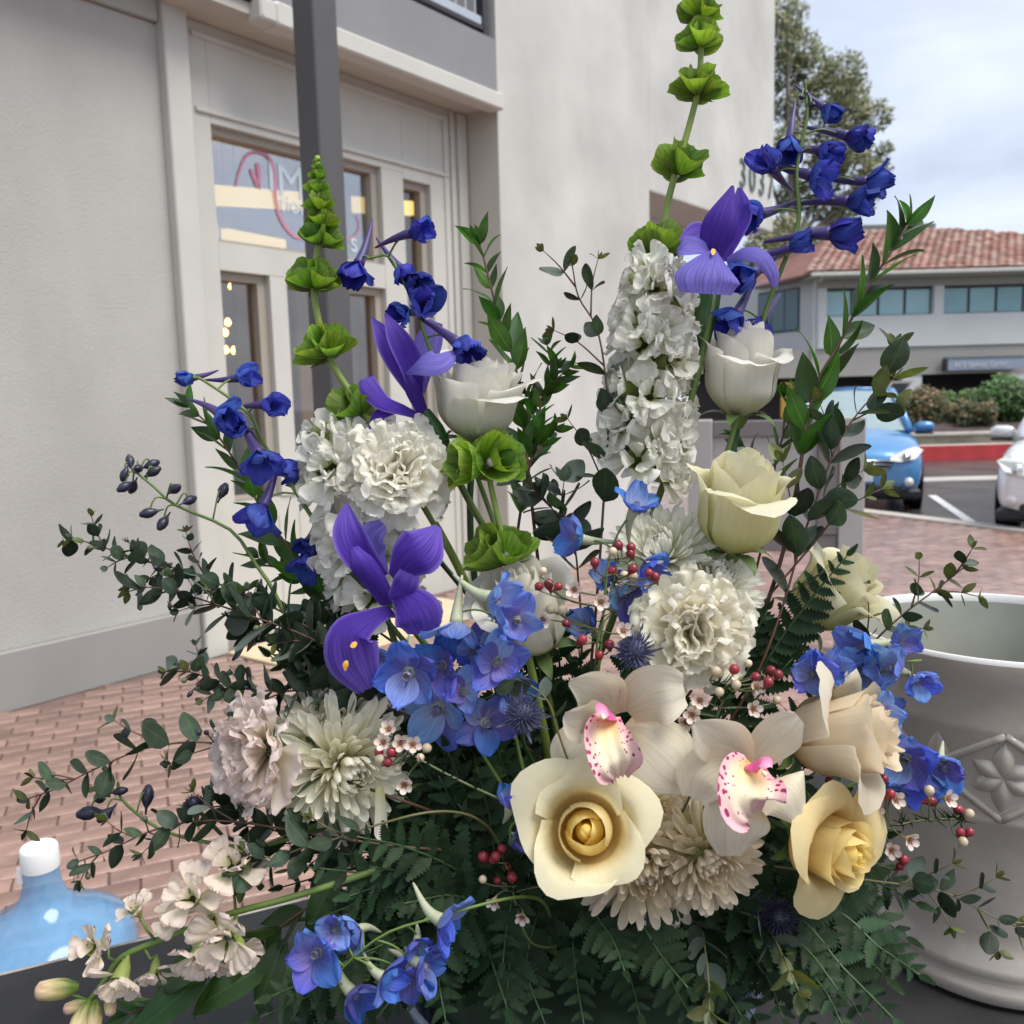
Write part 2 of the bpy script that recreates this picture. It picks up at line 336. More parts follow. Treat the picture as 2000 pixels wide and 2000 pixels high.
# paving bricks, laid in running bond
BA = R(68); BE = V((math.sin(BA), math.cos(BA), 0)); BF = V((-BE.y, BE.x, 0)); BL, BW, BG = 0.19, 0.088, 0.0055
br_mesh = []
for k in range(6):
    mb = MB(); mb.box((-BL/2+BG/2, -BW/2+BG/2, 0.002), (BL/2-BG/2, BW/2-BG/2, 0.011+0.0012*(k % 3)), None, 0.004); br_mesh.append(mesh('brick', mb.v, mb.f, M_bricks[k % 3], False))
BO = V((-0.6, 3.2, 0)); cand = []
for i in range(-45, 80):
    for j in range(-40, 110):
        p = BO+BE*((i+(0.5 if j % 2 else 0))*BL)+BF*(j*BW)
        if p.y < 0.6 or kside(p) > -0.12: continue
        if (p-WO).dot(WN) < 0.12 and (p-WO).dot(WU) < 5.4: continue
        x, y, d = to_px(p)
        if d < 0.5 or x < -250 or x > 2300 or y > 2150: continue
        seen = (x > -20 and x < 560 and y < 1910 and y > 1280)
        cand.append((0 if seen else 1, d, p))
cand.sort(key=lambda c: (c[0], c[1]))
for k, (s_, d, p) in enumerate(cand[:300]):
    m = Matrix.Translation(p) @ Matrix((BE, BF, V((0, 0, 1)))).transposed().to_4x4() @ Matrix.Rotation(random.uniform(-.012, .012), 4, 'Z')
    put('brick', random.choice(br_mesh), pavement, m)
mbs = [MB(), MB(), MB()]
for s_, d, p in cand[300:]:
    h = 0.009+random.uniform(0, 0.003); mb = random.choice(mbs); a, b = BE*(BL/2-BG/2), BF*(BW/2-BG/2); t = V((0, 0, h)); g = V((0, 0, 0.002))
    c = [p-a-b, p+a-b, p+a+b, p-a+b]; mb.add([x+g for x in c]+[x*1.0+t for x in c], [(4, 5, 6, 7), (0, 1, 5, 4), (1, 2, 6, 5), (2, 3, 7, 6), (3, 0, 4, 7)])
for k, mb in enumerate(mbs):
    o = mb.build('brick', M_bricks[k], pavement); o['kind'] = 'stuff'
# cream doorstep slab
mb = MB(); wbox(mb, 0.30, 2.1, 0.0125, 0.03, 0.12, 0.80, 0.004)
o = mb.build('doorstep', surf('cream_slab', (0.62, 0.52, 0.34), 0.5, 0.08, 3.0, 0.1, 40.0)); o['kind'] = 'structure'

# --- the shop
shop = thing('shop_building', 'cream stucco shop with panelled storefront, grey balcony band and plain tall wing', 'building', WO)
def wpart(name, mat, boxes, parent=None, bev=0.0):
    mb = MB()
    for b in boxes: wbox(mb, *b, bev)
    return mb.build(name, mat, parent or shop)
wpart('stucco_wall', M_stucco, [(-4.0, 0.185, 0.312, 3.625, -0.25, 0.0)])
wpart('lintel_band', M_stucco, [(-4.0, 0.18, 3.632, 5.2, -0.25, 0.035)])
wpart('skirting', M_base, [(-4.0, 0.182, 0.0, 0.31, -0.2, 0.04)], bev=0.006)
wpart('skirting', M_base, [(0.345, 0.49, 0.0, 0.26, -0.15, 0.012)], bev=0.004)
wpart('pilaster', M_trim, [(0.187, 0.34, 0.0, 3.80, -0.2, 0.075)], bev=0.008)
# storefront boards round the openings (transom, two door leaves, sidelight)
B = M_trim
wpart('storefront_board', B, [(0.345, 0.50, 0.262, 3.72, -0.12, 0.0), (0.502, 2.10, 3.17, 3.72, -0.12, 0.0), (2.102, 2.39, 3.13, 3.72, -0.12, 0.0),
     (0.502, 1.88, 2.325, 2.49, -0.12, -0.001), (0.862, 0.992, 0.92, 2.323, -0.12, -0.001), (1.882, 2.10, 0.0, 3.168, -0.12, 0.0), (2.392, 2.82, 0.0, 3.72, -0.12, 0.0), (2.102, 2.39, 0.0, 0.90, -0.12, 0.0)])
for s0, s1 in ((0.505, 1.17), (1.18, 1.878)):
    leaf = wpart('door', B, [(s0, s1, 0.03, 0.915, -0.11, -0.012)])
    for t in (0.25, 0.5, 0.75): wpart('board_strip', B, [(s0+(s1-s0)*t-0.004, s0+(s1-s0)*t+0.004, 0.2, 0.8, -0.012, -0.006)], leaf)
# moulded frame of the header panel and window surrounds
for b in [(0.40, 2.60, 3.63, 3.66, 0.0, 0.018), (0.40, 2.60, 3.215, 3.245, 0.0, 0.018), (2.545, 2.60, 3.246, 3.629, 0.0, 0.018), (2.62, 2.66, 0.0, 3.715, 0.0, 0.022), (2.545, 2.60, 0.0, 3.214, 0.0, 0.014), (2.70, 2.80, 0.0, 3.715, 0.0, 0.03)]:
    wpart('moulding', B, [b], bev=0.004)
def window(s0, s1, z0, z1, gm, jw=0.05):
    f = wpart('window', M_trimdark, [(s0, s1, z1-jw, z1, -0.115, -0.045), (s0, s0+jw*0.4, z0, z1-jw-0.001, -0.115, -0.045), (s1-jw*1.3, s1, z0, z1-jw-0.001, -0.115, -0.045), (s0+jw*0.4, s1-jw*1.3, z0, z0+jw*0.5, -0.115, -0.045)])
    wpart('glass_pane', gm, [(s0+0.005, s1-0.005, z0+0.005, z1-0.005, -0.104, -0.098)], f)
    return f
trans_w = window(0.502, 1.878, 2.492, 3.168, M_glasst, 0.045)
window(0.502, 0.86, 0.92, 2.323, M_glass); window(0.994, 1.878, 0.92, 2.323, M_glass); window(2.104, 2.388, 0.902, 3.128, M_glass)
# room behind
wpart('room_shell', M_room, [(0.2, 5.0, 0.02, 3.72, -4.2, -4.1), (0.2, 0.3, 0.02, 3.72, -4.099, -0.26), (4.9, 5.0, 0.02, 3.72, -4.099, -0.35), (0.301, 4.899, -0.05, 0.018, -4.099, -0.13), (0.301, 4.899, 3.722, 3.80, -4.099, 0.0)])
for s0, s1, z1 in ((0.80, 0.92, 2.32), (1.70, 1.87, 3.16), (2.15, 2.42, 3.12), (1.30, 1.45, 2.3)): wpart('curtain', M_curtain, [(s0, s1, 0.1, z1, -0.34, -0.30)], bev=0.01)
wpart('display_shelf', M_brown, [(1.0, 1.8, 0.3, 1.5, -0.9, -0.5), (0.5, 0.75, 0.3, 1.3, -0.9, -0.6)])
# gutter, fascia, balcony
wpart('soffit', M_taupe, [(0.182, 2.815, 3.723, 3.785, 0.001, 0.30)])
g = wpart('gutter', M_trim, [(0.60, 2.815, 3.68, 3.80, 0.26, 0.40)], bev=0.012)
wpart('gutter_joint', M_trim, [(0.70, 0.83, 3.672, 3.806, 0.255, 0.408)], g, bev=0.012)
wpart('fascia', M_grey, [(-4.0, 2.815, 3.802, 4.20, 0.04, 0.335)])
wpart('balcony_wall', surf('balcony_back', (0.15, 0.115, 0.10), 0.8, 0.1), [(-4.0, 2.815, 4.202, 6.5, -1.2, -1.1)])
rl = wpart('balcony_railing', M_rail, [(1.72, 2.70, 4.275, 4.345, 0.25, 0.30)], bev=0.008)
wpart('rail_base', M_dark, [(1.72, 2.72, 4.245, 4.273, 0.24, 0.31)], rl)
wpart('end_post', M_dark, [(2.702, 2.76, 4.21, 5.2, 0.24, 0.31)], rl)
for k in range(9): wpart('baluster', M_rail, [(1.76+k*0.11, 1.772+k*0.11, 4.346, 5.2, 0.268, 0.282)], rl)
# tall wing with the covered passage
wpart('wing_wall', M_stucco2, [(2.82, 5.16, 0.0, 8.5, -0.3, 0.33)])
wpart('passage_lintel', M_stucco2, [(5.162, 8.27, 3.50, 8.5, -0.3, 0.33)])
wpart('return_wall', M_taupe, [(2.8165, 2.8195, 0.0, 3.785, 0.002, 0.328)])
wpart('passage_ceiling', M_trim, [(5.162, 8.27, 3.46, 3.56, -2.6, -0.302), (5.165, 8.268, 3.488, 3.498, -0.298, 0.328)])
def text_mesh(s, size, mat, ext=0.002, sx=1.0):
    cu = bpy.data.curves.new('lettering', 'FONT'); cu.body = s; cu.size = size; cu.extrude = ext
    o = bpy.data.objects.new('lettering', cu); col.objects.link(o)
    dg = bpy.context.evaluated_depsgraph_get(); me = bpy.data.meshes.new_from_object(o.evaluated_get(dg))
    bpy.data.objects.remove(o); me.materials.clear(); me.materials.append(mat); return me
M_num = surf('numeral_metal', (0.07, 0.11, 0.11), 0.4, 0.05)
for k, ch in enumerate('3037'):
    me = text_mesh(ch, 0.46, M_num, 0.008)
    put('house_number', me, shop, WM @ Matrix.Translation((7.24+0.275*k, 3.87, 0.339)) @ Matrix.Diagonal((0.85, 1, 1, 1)))
# painted sign on the transom glass
M_pink = surf('pink_paint', (0.62, 0.27, 0.38), 0.6, 0.1); M_let = surf('pale_lettering', (0.62, 0.72, 0.80), 0.6, 0.05)
def wtube(pxs, r, name, mat, off=-0.092):
    pts = [V((*WP(x, y, off), off)) for x, y in pxs]; pts = crom(pts, 8); n = len(pts); vs, fs = [], []
    for i, p in enumerate(pts):
        t = (pts[min(i+1, n-1)]-pts[max(0, i-1)]); w = V((-t.y, t.x, 0)).normalized()*r[0]*(0.35+0.65*math.sin(math.pi*min(1, (i+1)/n*1.1)))
        vs += [WM @ (p-w), WM @ (p+w)]
        if i: fs.append((2*i-2, 2*i, 2*i+1, 2*i-1))
    put(name, mesh(name, vs, fs, mat, False), trans_w)
wtube([(461, 365), (468, 335), (482, 305), (503, 297), (525, 308), (537, 340), (538, 385), (548, 425), (568, 455), (590, 466), (640, 470), (690, 462), (702, 440), (696, 420)], [0.013], 'painted_swash', M_pink)
wtube([(490, 330), (497, 345), (507, 366)], [0.018], 'painted_petal', M_pink); wtube([(503, 318), (506, 335), (508, 368)], [0.018], 'painted_petal', M_pink); wtube([(497, 352), (503, 362), (509, 370)], [0.014], 'painted_petal', M_pink)
for ch, px, py, sz in (('I', 522, 372, 0.30), ('M', 541, 381, 0.30), ('A', 598, 388, 0.30), ('tion', 546, 411, 0.15), ('s', 684, 490, 0.2)):
    s, z = WP(px, py, -0.095); put('lettering', text_mesh(ch, sz, M_let, 0.001), trans_w, WM @ Matrix.Translation((s, z, -0.095)))
# glowing yellow strips and lit bulbs in the room
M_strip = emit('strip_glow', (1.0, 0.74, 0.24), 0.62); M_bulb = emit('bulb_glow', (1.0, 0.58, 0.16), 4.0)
def strip(a, b, oa, ob, h, label):  # emissive yellow box between two points, hung from the ceiling
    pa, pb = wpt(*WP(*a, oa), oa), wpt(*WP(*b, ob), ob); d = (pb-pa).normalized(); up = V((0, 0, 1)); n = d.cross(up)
    t = thing('yellow_strip', label, 'lamp', pa)
    mb = MB(); c = [pa-up*h/2, pb-up*h/2, pb+up*h/2, pa+up*h/2]; mb.add(c+[x+n*0.06 for x in c], [(0, 1, 2, 3), (7, 6, 5, 4), (0, 4, 5, 1), (1, 5, 6, 2), (2, 6, 7, 3), (3, 7, 4, 0)]); mb.build('glowing_box', M_strip, t)
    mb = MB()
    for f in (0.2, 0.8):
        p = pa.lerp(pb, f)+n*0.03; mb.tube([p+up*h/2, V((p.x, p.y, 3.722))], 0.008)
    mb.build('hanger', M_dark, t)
strip((408, 382), (800, 408), -0.7, -1.5, 0.13, 'long yellow glowing strip seen through the painted transom')
strip((432, 458), (545, 478), -0.7, -1.3, 0.075, 'short yellow glowing strip low behind the transom glass')
for x, y in ((459, 577), (445, 630), (440, 650), (441, 684), (457, 685), (452, 560)):
    s, z = WP(x, y, -1.6); p = wpt(s, z, -1.6); t = thing('pendant_bulb', 'small glowing amber bulb hanging behind the narrow door pane', 'lamp', p, 'bulbs behind the door pane')
    mb = MB(); mb.lathe([(0.002, -0.028), (0.018, -0.02), (0.026, 0), (0.018, 0.02), (0.008, 0.034)], 12, Matrix.Translation(p), True); mb.build('bulb', M_bulb, t, smooth=True)
    mb = MB(); mb.tube([p+V((0, 0, 0.034)), V((p.x, p.y, 3.722))], 0.003, 5); mb.build('cord', M_dark, t)

ld = bpy.data.lights.new('room_fill', 'POINT'); ld.energy = 22; ld.color = (1.0, 0.68, 0.34); ld.shadow_soft_size = 0.12      # added fill light, brightens the room behind the shop glass
lo_ = bpy.data.objects.new('room_fill', ld); lo_.location = wpt(1.5, 2.9, -1.9); col.objects.link(lo_)
# porch post in front of the shop
pp = P(638, 500, 3.75); post = thing('porch_post', 'square charcoal painted porch post standing before the shop front', 'post', (pp.x, pp.y, 0.012))
mb = MB(); rz = Matrix.Translation((pp.x, pp.y, 0)) @ Matrix.Rotation(R(-38+90), 4, 'Z'); mb.box((-0.064, -0.064, 0.012), (0.064, 0.064, 3.6), rz, 0.006); mb.build('shaft', M_post, post)
mb = MB(); mb.box((-0.085, -0.085, 0.012), (0.085, 0.085, 0.10), rz, 0.006); mb.build('foot_plate', M_dark, post)

# --- far office building
FY = 36.0
def fx(px): return PY(px, 700, FY).x
office = thing('office_building', 'two storey beige office with red tiled hip roof and teal window strips', 'building', (16, FY, gz))
def obox(name, mat, lo, hi, parent=None, bev=0.0):
    mb = MB(); mb.box(lo, hi, None, bev); return mb.build(name, mat, parent or office)
X0, X1 = 12.2, 34.0
obox('wall', M_far, (X0+0.3, FY+0.6, 3.0), (X1, FY+12, 6.0)); obox('band', M_band, (X0+0.1, FY, 3.20), (X1, FY+0.6, 4.45), bev=0.02)
obox('window_head', M_far, (X0+0.1, FY+0.05, 5.55), (X1, FY+0.6, 5.86))
obox('lintel', M_far, (X0-1.5, FY+0.10, 2.10), (X1, FY+0.6, 3.19))
for a, b in ((12.3, 12.62), (16.86, 17.24), (21.6, 22.0), (26.3, 26.7), (31, 31.4)): obox('pier', M_band, (a, FY+0.02, 4.451), (b, FY+0.55, 5.549))
for a, b in ((15.75, 16.52), (19.95, 22.2), (27, 29)): obox('ground_pier', M_band, (a, FY+0.15, gz), (b, FY+0.6, 2.098))
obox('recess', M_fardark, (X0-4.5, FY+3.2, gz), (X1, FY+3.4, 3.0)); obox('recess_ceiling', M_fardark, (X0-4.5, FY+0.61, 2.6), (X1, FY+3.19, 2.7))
obox('ceiling_light', emit('far_lamp', (0.85, 0.9, 1.0), 0.9), (12.9, FY+1.2, 2.53), (13.5, FY+1.8, 2.598))
M_teal = [surf('teal_pane_%d' % i, c, 0.08, 0.12, 0.5, spec=0.8) for i, c in enumerate([(0.24, 0.47, 0.50), (0.30, 0.52, 0.56), (0.19, 0.40, 0.44)])]
for a, b, n in ((12.63, 16.85, 4), (17.25, 21.59, 4), (22.01, 26.29, 4), (26.71, 30.99, 4)):
    w = obox('window', M_dark, (a, FY+0.30, 4.452), (b, FY+0.34, 5.548)); st = (b-a)/n
    for k in range(n):
        mb = MB(); mb.box((a+k*st+0.06, FY+0.27, 4.50), (a+(k+1)*st-0.06, FY+0.298, 5.44)); mb.build('pane', random.choice(M_teal), w)
# receding side wing
sa, sb = V((X0+0.1, FY+0.2, 0)), V((X0-3.4, FY+6.5, 0)); sd = (sb-sa).normalized(); sn = V((sd.y, -sd.x, 0))
if sn.y > 0: sn = -sn
SM = Matrix.Translation(sa) @ Matrix((sd, V((0, 0, 1)), -sn)).transposed().to_4x4()
mb = MB(); mb.box((0.0, 2.12, 0.0), (7.2, 6.2, 0.3), SM); mb.build('side_wall', M_farside, office)
mb = MB(); mb.box((0.9, 4.0, -0.03), (3.2, 5.75, 0.05), SM); w = mb.build('window', M_dark, office)
for k in range(3):
    mb = MB(); mb.box((0.96+k*0.74, 4.08, -0.05), (0.96+k*0.74+0.68, 5.66, -0.031), SM); mb.build('pane', surf('dark_pane%d' % k, (0.06, 0.12, 0.14), 0.1, 0.1, 0.5), w)
# roof: hip with barrel tiles
re_, rr = 6.05, 8.45; xa, xb, ya = X0-0.55, X1+1, FY-0.9; rxa, rxb, ry = 14.65, 19.1, FY+4.6
mb = MB(); mb.add([(xa, ya, re_), (xb, ya, re_), (22.5, ry+2, rr-0.75), (rxb, ry, rr), (rxa, ry, rr), (xa-3, ya+12, re_), (xb, ya+12, re_), (xa, ya, re_-0.1), (xb, ya, re_-0.1), (xa-3, ya+12, re_-0.1)],
     [(0, 1, 2, 3, 4), (0, 4, 5), (1, 6, 2), (4, 3, 2, 6, 5), (7, 9, 5, 0), (8, 7, 0, 1)])
roof = mb.build('roof', M_red if False else surf('roof_deck', (0.22, 0.10, 0.075), 0.8, 0.2, 1.0), office)
M_tiles = [surf('roof_tile_%d' % i, c, 0.8, 0.25, 2.5) for i, c in enumerate([(0.37, 0.18, 0.135), (0.42, 0.24, 0.19), (0.32, 0.18, 0.15), (0.44, 0.30, 0.25)])]
tm = [MB() for _ in M_tiles]
sl = V((0, ry-ya, rr-re_)); sll = sl.length; sd_ = sl/sll; nr = V((0, -sd_.z, sd_.y))
rows = int(sll/0.42)
for r_ in range(rows):
    t = (r_+0.0)/rows; l = xa+(rxa-xa)*t; h = xb
    x = l+0.1
    while x < 30:
        top = rxb+(1-t)*14
        if x < top:
            p = V((x, ya, re_))+sl*t; mb = random.choice(tm); wv = 0.155; ln = sd_*0.46; a = 0.075+random.uniform(-.008, .015)
            vs = []
            for e, k in ((V((0, 0, 0)), 0.045), (ln, 0.0)):
                for dx, up in ((-wv, 0.0), (-wv*0.6, a*0.8), (0, a), (wv*0.6, a*0.8), (wv, 0.0)): vs.append(p+e+V((dx, 0, 0))+nr*(up+k+0.012))
            mb.add(vs, [(0, 1, 6, 5), (1, 2, 7, 6), (2, 3, 8, 7), (3, 4, 9, 8), (0, 4, 3, 2, 1)])
        x += 0.335
for k, mb in enumerate(tm):
    o = mb.build('roof_tile', M_tiles[k], roof, smooth=False); o['kind'] = 'stuff'
obox('ridge_parapet', M_roofm, (rxa-1.6, ry+0.3, rr-0.2), (rxb, ry+0.6, rr+0.35)); obox('eave_gutter', M_trim, (xa, ya-0.16, re_-0.16), (xb, ya-0.02, re_-0.02), bev=0.02)
obox('eave_soffit', M_taupe, (xa+0.05, ya, 5.87), (xb, FY+0.6, 5.93))
mb = MB(); mb.tube(crom([V((X0-0.1, ya-0.05, re_-0.15)), V((X0-0.1, ya+0.2, 5.75)), V((X0-0.1, FY-0.05, 5.45)), V((X0-0.1, FY-0.05, gz))], 5), 0.06, 8); mb.build('downpipe', M_trim, office)
# sign over the entrance
sg = obox('sign_board', surf('sign_face', (0.30, 0.34, 0.44), 0.5, 0.06), (17.3, FY-0.35, 2.22), (20.25, FY-0.05, 2.66), bev=0.01)
obox('sign_cap', surf('sign_cap_m', (0.13, 0.19, 0.21), 0.5), (17.25, FY-0.37, 2.661), (20.3, FY-0.03, 2.74), sg)
obox('sign_end', M_dark, (17.22, FY-0.36, 2.2), (17.298, FY-0.04, 2.66), sg)
obox('sign_bracket', M_dark, (18.5, FY-0.06, 2.3), (19.2, FY+0.12, 2.6), sg)
me = text_mesh('6475 Spencer Center', 0.30, M_white, 0.01); put('lettering', me, sg, Matrix.Translation((17.55, FY-0.365, 2.33)) @ Matrix.Rotation(math.pi/2, 4, 'X') @ Matrix.Diagonal((0.80, 1, 1, 1)))
# yellow notice in the passage under the building
ys = thing('yellow_notice', 'yellow panel with dark forked lines under the office building', 'sign', (PY(1545, 800, FY+0.0).x, FY, gz))
a, b = PY(1526, 748, FY-0.5), PY(1573, 815, FY-0.5)
mb = MB(); mb.box((a.x, FY-0.5, b.z), (b.x, FY-0.4, a.z), None, 0.01); mb.build('panel', surf('yellow_paint', (0.50, 0.27, 0.035), 0.6, 0.1), ys)
mb = MB()
cx = (a.x+b.x)/2; zt, zb = a.z, b.z; h = zt-zb
for s_ in (-1, 1): mb.tube([V((cx+s_*0.30, FY-0.52, zt-0.05)), V((cx+s_*0.06, FY-0.52, zt-h*0.62))], 0.03, 5)
mb.tube([V((cx, FY-0.52, zt-0.05)), V((cx, FY-0.52, zt-h*0.45))], 0.035, 5); mb.tube([V((cx-0.3, FY-0.52, zt-0.06)), V((cx+0.3, FY-0.52, zt-0.06))], 0.025, 5); mb.tube([V((cx-0.1, FY-0.52, zt-h*0.7)), V((cx+0.1, FY-0.52, zt-h*0.7))], 0.035, 5)
mb.build('forked_line', M_dark, ys)
mb = MB(); mb.box((a.x+0.1, FY-0.46, gz), (a.x+0.18, FY-0.41, zb+0.05)); mb.box((b.x-0.18, FY-0.46, gz), (b.x-0.1, FY-0.41, zb+0.05)); mb.build('leg', M_dark, ys)
# slanted stair flank with two dark openings
st = thing('stair_flank', 'grey slanted outside stair flank with two dark openings', 'stairs', (PY(1740, 820, 30).x, 30, gz))
for (x0, y0, x1, y1) in ((1733, 748, 1772, 777), (1726, 796, 1760, 824)):
    p0, p1 = PY(x0, y1, 30), PY(x1, y0, 30); k = 0.25
    vs = [V((p0.x-k*0.3, 30, p0.z)), V((p1.x-k, 30, p0.z)), V((p1.x+0.1, 30, p1.z)), V((p0.x+0.1+k*0.3, 30, p1.z))]
    ctr = sum(vs, V())/4; out = [ctr+(v-ctr)*1.32 for v in vs]
    mb = MB(); mb.add([v+V((0, 0.02, 0)) for v in out]+[v+V((0, 0.14, 0)) for v in out], [(0, 1, 2, 3), (7, 6, 5, 4), (0, 4, 5, 1), (1, 5, 6, 2), (2, 6, 7, 3), (3, 7, 4, 0)]); f = mb.build('frame', M_far, st)
    mb = MB(); mb.add(vs+[v+V((0, 0.015, 0)) for v in vs], [(0, 1, 2, 3), (7, 6, 5, 4), (0, 4, 5, 1), (1, 5, 6, 2), (2, 6, 7, 3), (3, 7, 4, 0)]); mb.build('opening', M_dark, f)
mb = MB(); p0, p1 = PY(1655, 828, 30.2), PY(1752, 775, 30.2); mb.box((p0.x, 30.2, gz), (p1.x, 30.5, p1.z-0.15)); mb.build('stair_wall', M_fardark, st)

# --- car park edge: red kerb, low wall, planting bed
def band(name, mat, py0, py1, Y, dep, x0=2.0, x1=30.0):
    z0, z1 = PY(1650, py1, Y).z, PY(1650, py0, Y).z; mb = MB(); mb.box((x0, Y, max(gz+0.002, z0)), (x1, Y+dep, z1)); o = mb.build(name, mat); return o
o = band('red_kerb', M_red, 876, 906, 20.6, 0.16); o['kind'] = 'structure'; o.name = 'painted_kerb'
mb = MB(); zk = PY(1650, 876, 20.6).z; mb.box((2, 20.762, gz+.002), (30, 21.6, zk-0.02)); o = mb.build('verge_path', M_conc); o['kind'] = 'structure'
zt = PY(1650, 850, 21.62).z
w = thing('garden_wall', 'low tan block wall holding the planting bed above the red kerb', 'wall', (16, 21.7, gz))
mb = MB(); mb.box((2, 21.62, gz), (30, 21.85, zt-0.07)); mb.build('block_course', surf('tan_block', (0.22, 0.20, 0.15), 0.8, 0.3, 2.5, 0.3, 12), w)
mb = MB(); mb.box((2, 21.58, zt-0.068), (30, 21.9, zt), None, 0.01); mb.build('coping', M_conc, w)
mb = MB(); n_ = 24
vs, fs, uv = grid(40, 14, lambda u, v: (2+28*u, 23.95+v*2.05, zt-0.05+0.16*noise.noise((u*60, v*7, 0))+0.25*(v+1)/2)); o = put('planting_bed', mesh('planting_bed', vs, fs, M_bark, True, uv)); o['kind'] = 'structure'
mb = MB(); mb.box((2, 26.0, gz), (34, 26.1, zt+0.15)); mb.build('bed_edge', M_conc)['kind'] = 'structure'
# parking paint
def paint(name, a, b, wd):
    pa, pb = PG(*a, gz), PG(*b, gz); d = (pb-pa).normalized(); n = V((-d.y, d.x, 0))*wd/2; z = V((0, 0, 0.006))
    o = struct(name, mesh(name, [pa-n+z, pb-n+z, pb+n+z, pa+n+z], [(0, 1, 2, 3)], M_white, False))
paint('parking_line', (1820, 968), (1905, 1026), 0.12)
a_, b_ = PG(1560, 938, gz), PG(2050, 930, gz)
mb = MB(); mb.box((5.2, a_.y-0.9, gz+0.002), (14, a_.y-0.2, gz+0.012)); o = mb.build('gutter_strip', M_conc); o['kind'] = 'structure'
# grey board stand beside the flowers
sb_ = PG(1678, 1285); stand = thing('board_stand', 'grey painted timber board stand on posts beside the flowers', 'stand', (sb_.x, sb_.y, 0.012))
M_stand = surf('stand_paint', (0.36, 0.35, 0.335), 0.6, 0.06, 3.0); M_standd = surf('stand_board', (0.17, 0.155, 0.15), 0.6, 0.08, 3.0)
SF = Matrix.Translation((sb_.x, sb_.y, 0)) @ Matrix.Rotation(R(-14), 4, 'Z')
hz = 1.36
for x0 in (-0.125, -0.95):
    mb = MB(); mb.box((x0, 0, 0.012), (x0+0.135, 0.135, hz), SF, 0.006); mb.build('leg', M_stand, stand)
for z0, z1, m in ((hz-0.10, hz-0.01, M_standd), (0.60, 0.70, M_standd)):
    mb = MB(); mb.box((-0.813, 0.02, z0), (-0.127, 0.11, z1), SF, 0.004); mb.build('rail', m, stand)
mb = MB(); mb.box((-0.813, 0.04, 0.702), (-0.24, 0.08, hz-0.102), SF); mb.build('board', M_stand, stand)
mb = MB(); mb.box((-0.238, 0.01, 0.702), (-0.127, 0.12, hz-0.102), SF, 0.004); mb.build('stile', M_standd, stand)

# --- trees and shrubs
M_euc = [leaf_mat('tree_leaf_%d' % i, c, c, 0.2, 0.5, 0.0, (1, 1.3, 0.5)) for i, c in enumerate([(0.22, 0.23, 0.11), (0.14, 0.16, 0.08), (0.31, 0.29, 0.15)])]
M_trunk = surf('pale_bark', (0.22, 0.19, 0.16), 0.9, 0.3, 2.0, 0.4, 9.0)
def crown_mesh(clumps, size, mats, dens):
    vs, fs, mi = [], [], []
    for c, r in clumps:
        c = V(c)
        for _ in range(int(dens*r*r)):
            d = V((random.gauss(0, 1), random.gauss(0, 1), random.gauss(0, 1))).normalized(); p = c+d*r*random.uniform(0.55, 1.05)*V((1, 1, 1)).length/1.732
            a = V((random.gauss(0, 1), random.gauss(0, 1), random.gauss(0, 1))).normalized(); b = a.orthogonal().normalized(); s = size*random.uniform(0.6, 1.4); k = len(vs)
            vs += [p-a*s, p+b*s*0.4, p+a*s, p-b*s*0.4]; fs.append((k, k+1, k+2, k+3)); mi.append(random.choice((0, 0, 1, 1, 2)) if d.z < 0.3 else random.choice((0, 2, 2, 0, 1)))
    m = mesh('crown', vs, fs, mats, False); m.polygons.foreach_set('material_index', mi); return m
def tree(label, base, clumps, size, dens, trunk_r, mats=None, group='trees behind the office'):
    t = thing('eucalyptus_tree', label, 'tree', base, group); put('crown', crown_mesh(clumps, size, mats or M_euc, dens), t)
    mb = MB(); b = V(base); top = max(clumps, key=lambda c: c[0][2])[0]
    mb.tube(crom([b, b+V((0.2, 0, 3)), V(top)*0.5+b*0.5, V(top)], 5), [trunk_r, trunk_r*0.15], 8)
    for c, r in clumps[::2]:
        s = b.lerp(V(top), 0.45); mb.tube(crom([s, s.lerp(V(c), 0.5)+V((0, 0, -0.5)), V(c)], 4), [trunk_r*0.35, trunk_r*0.06], 5)
    mb.build('trunk', M_trunk, t, smooth=True)
TY = 50.0
def ck(px, py, r, Y=TY): 
    p = PY(px, py, Y); return ((p.x, Y+random.uniform(-1.5, 1.5), p.z), r*Y/1750.0)
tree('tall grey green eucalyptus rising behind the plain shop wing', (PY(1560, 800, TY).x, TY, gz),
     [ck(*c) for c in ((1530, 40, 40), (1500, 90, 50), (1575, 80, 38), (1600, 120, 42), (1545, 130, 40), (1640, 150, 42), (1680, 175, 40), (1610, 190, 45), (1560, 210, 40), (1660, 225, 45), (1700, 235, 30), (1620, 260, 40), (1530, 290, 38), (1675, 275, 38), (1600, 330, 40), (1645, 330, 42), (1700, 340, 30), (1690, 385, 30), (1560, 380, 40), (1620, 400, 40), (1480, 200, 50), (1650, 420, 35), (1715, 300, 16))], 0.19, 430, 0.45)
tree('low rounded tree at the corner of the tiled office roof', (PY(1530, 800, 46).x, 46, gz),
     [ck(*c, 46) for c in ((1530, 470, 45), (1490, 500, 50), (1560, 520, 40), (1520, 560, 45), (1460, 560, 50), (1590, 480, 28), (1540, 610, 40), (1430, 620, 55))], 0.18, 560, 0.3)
M_sh = [leaf_mat('shrub_leaf_%d' % i, c, c, 0.2, 0.5, 0.0) for i, c in enumerate([(0.08, 0.15, 0.045), (0.05, 0.09, 0.035), (0.15, 0.27, 0.05)])]
M_sr = [leaf_mat('red_shrub_leaf_%d' % i, c, c, 0.2, 0.5, 0.0) for i, c in enumerate([(0.10, 0.13, 0.05), (0.06, 0.08, 0.04), (0.30, 0.17, 0.07)])]
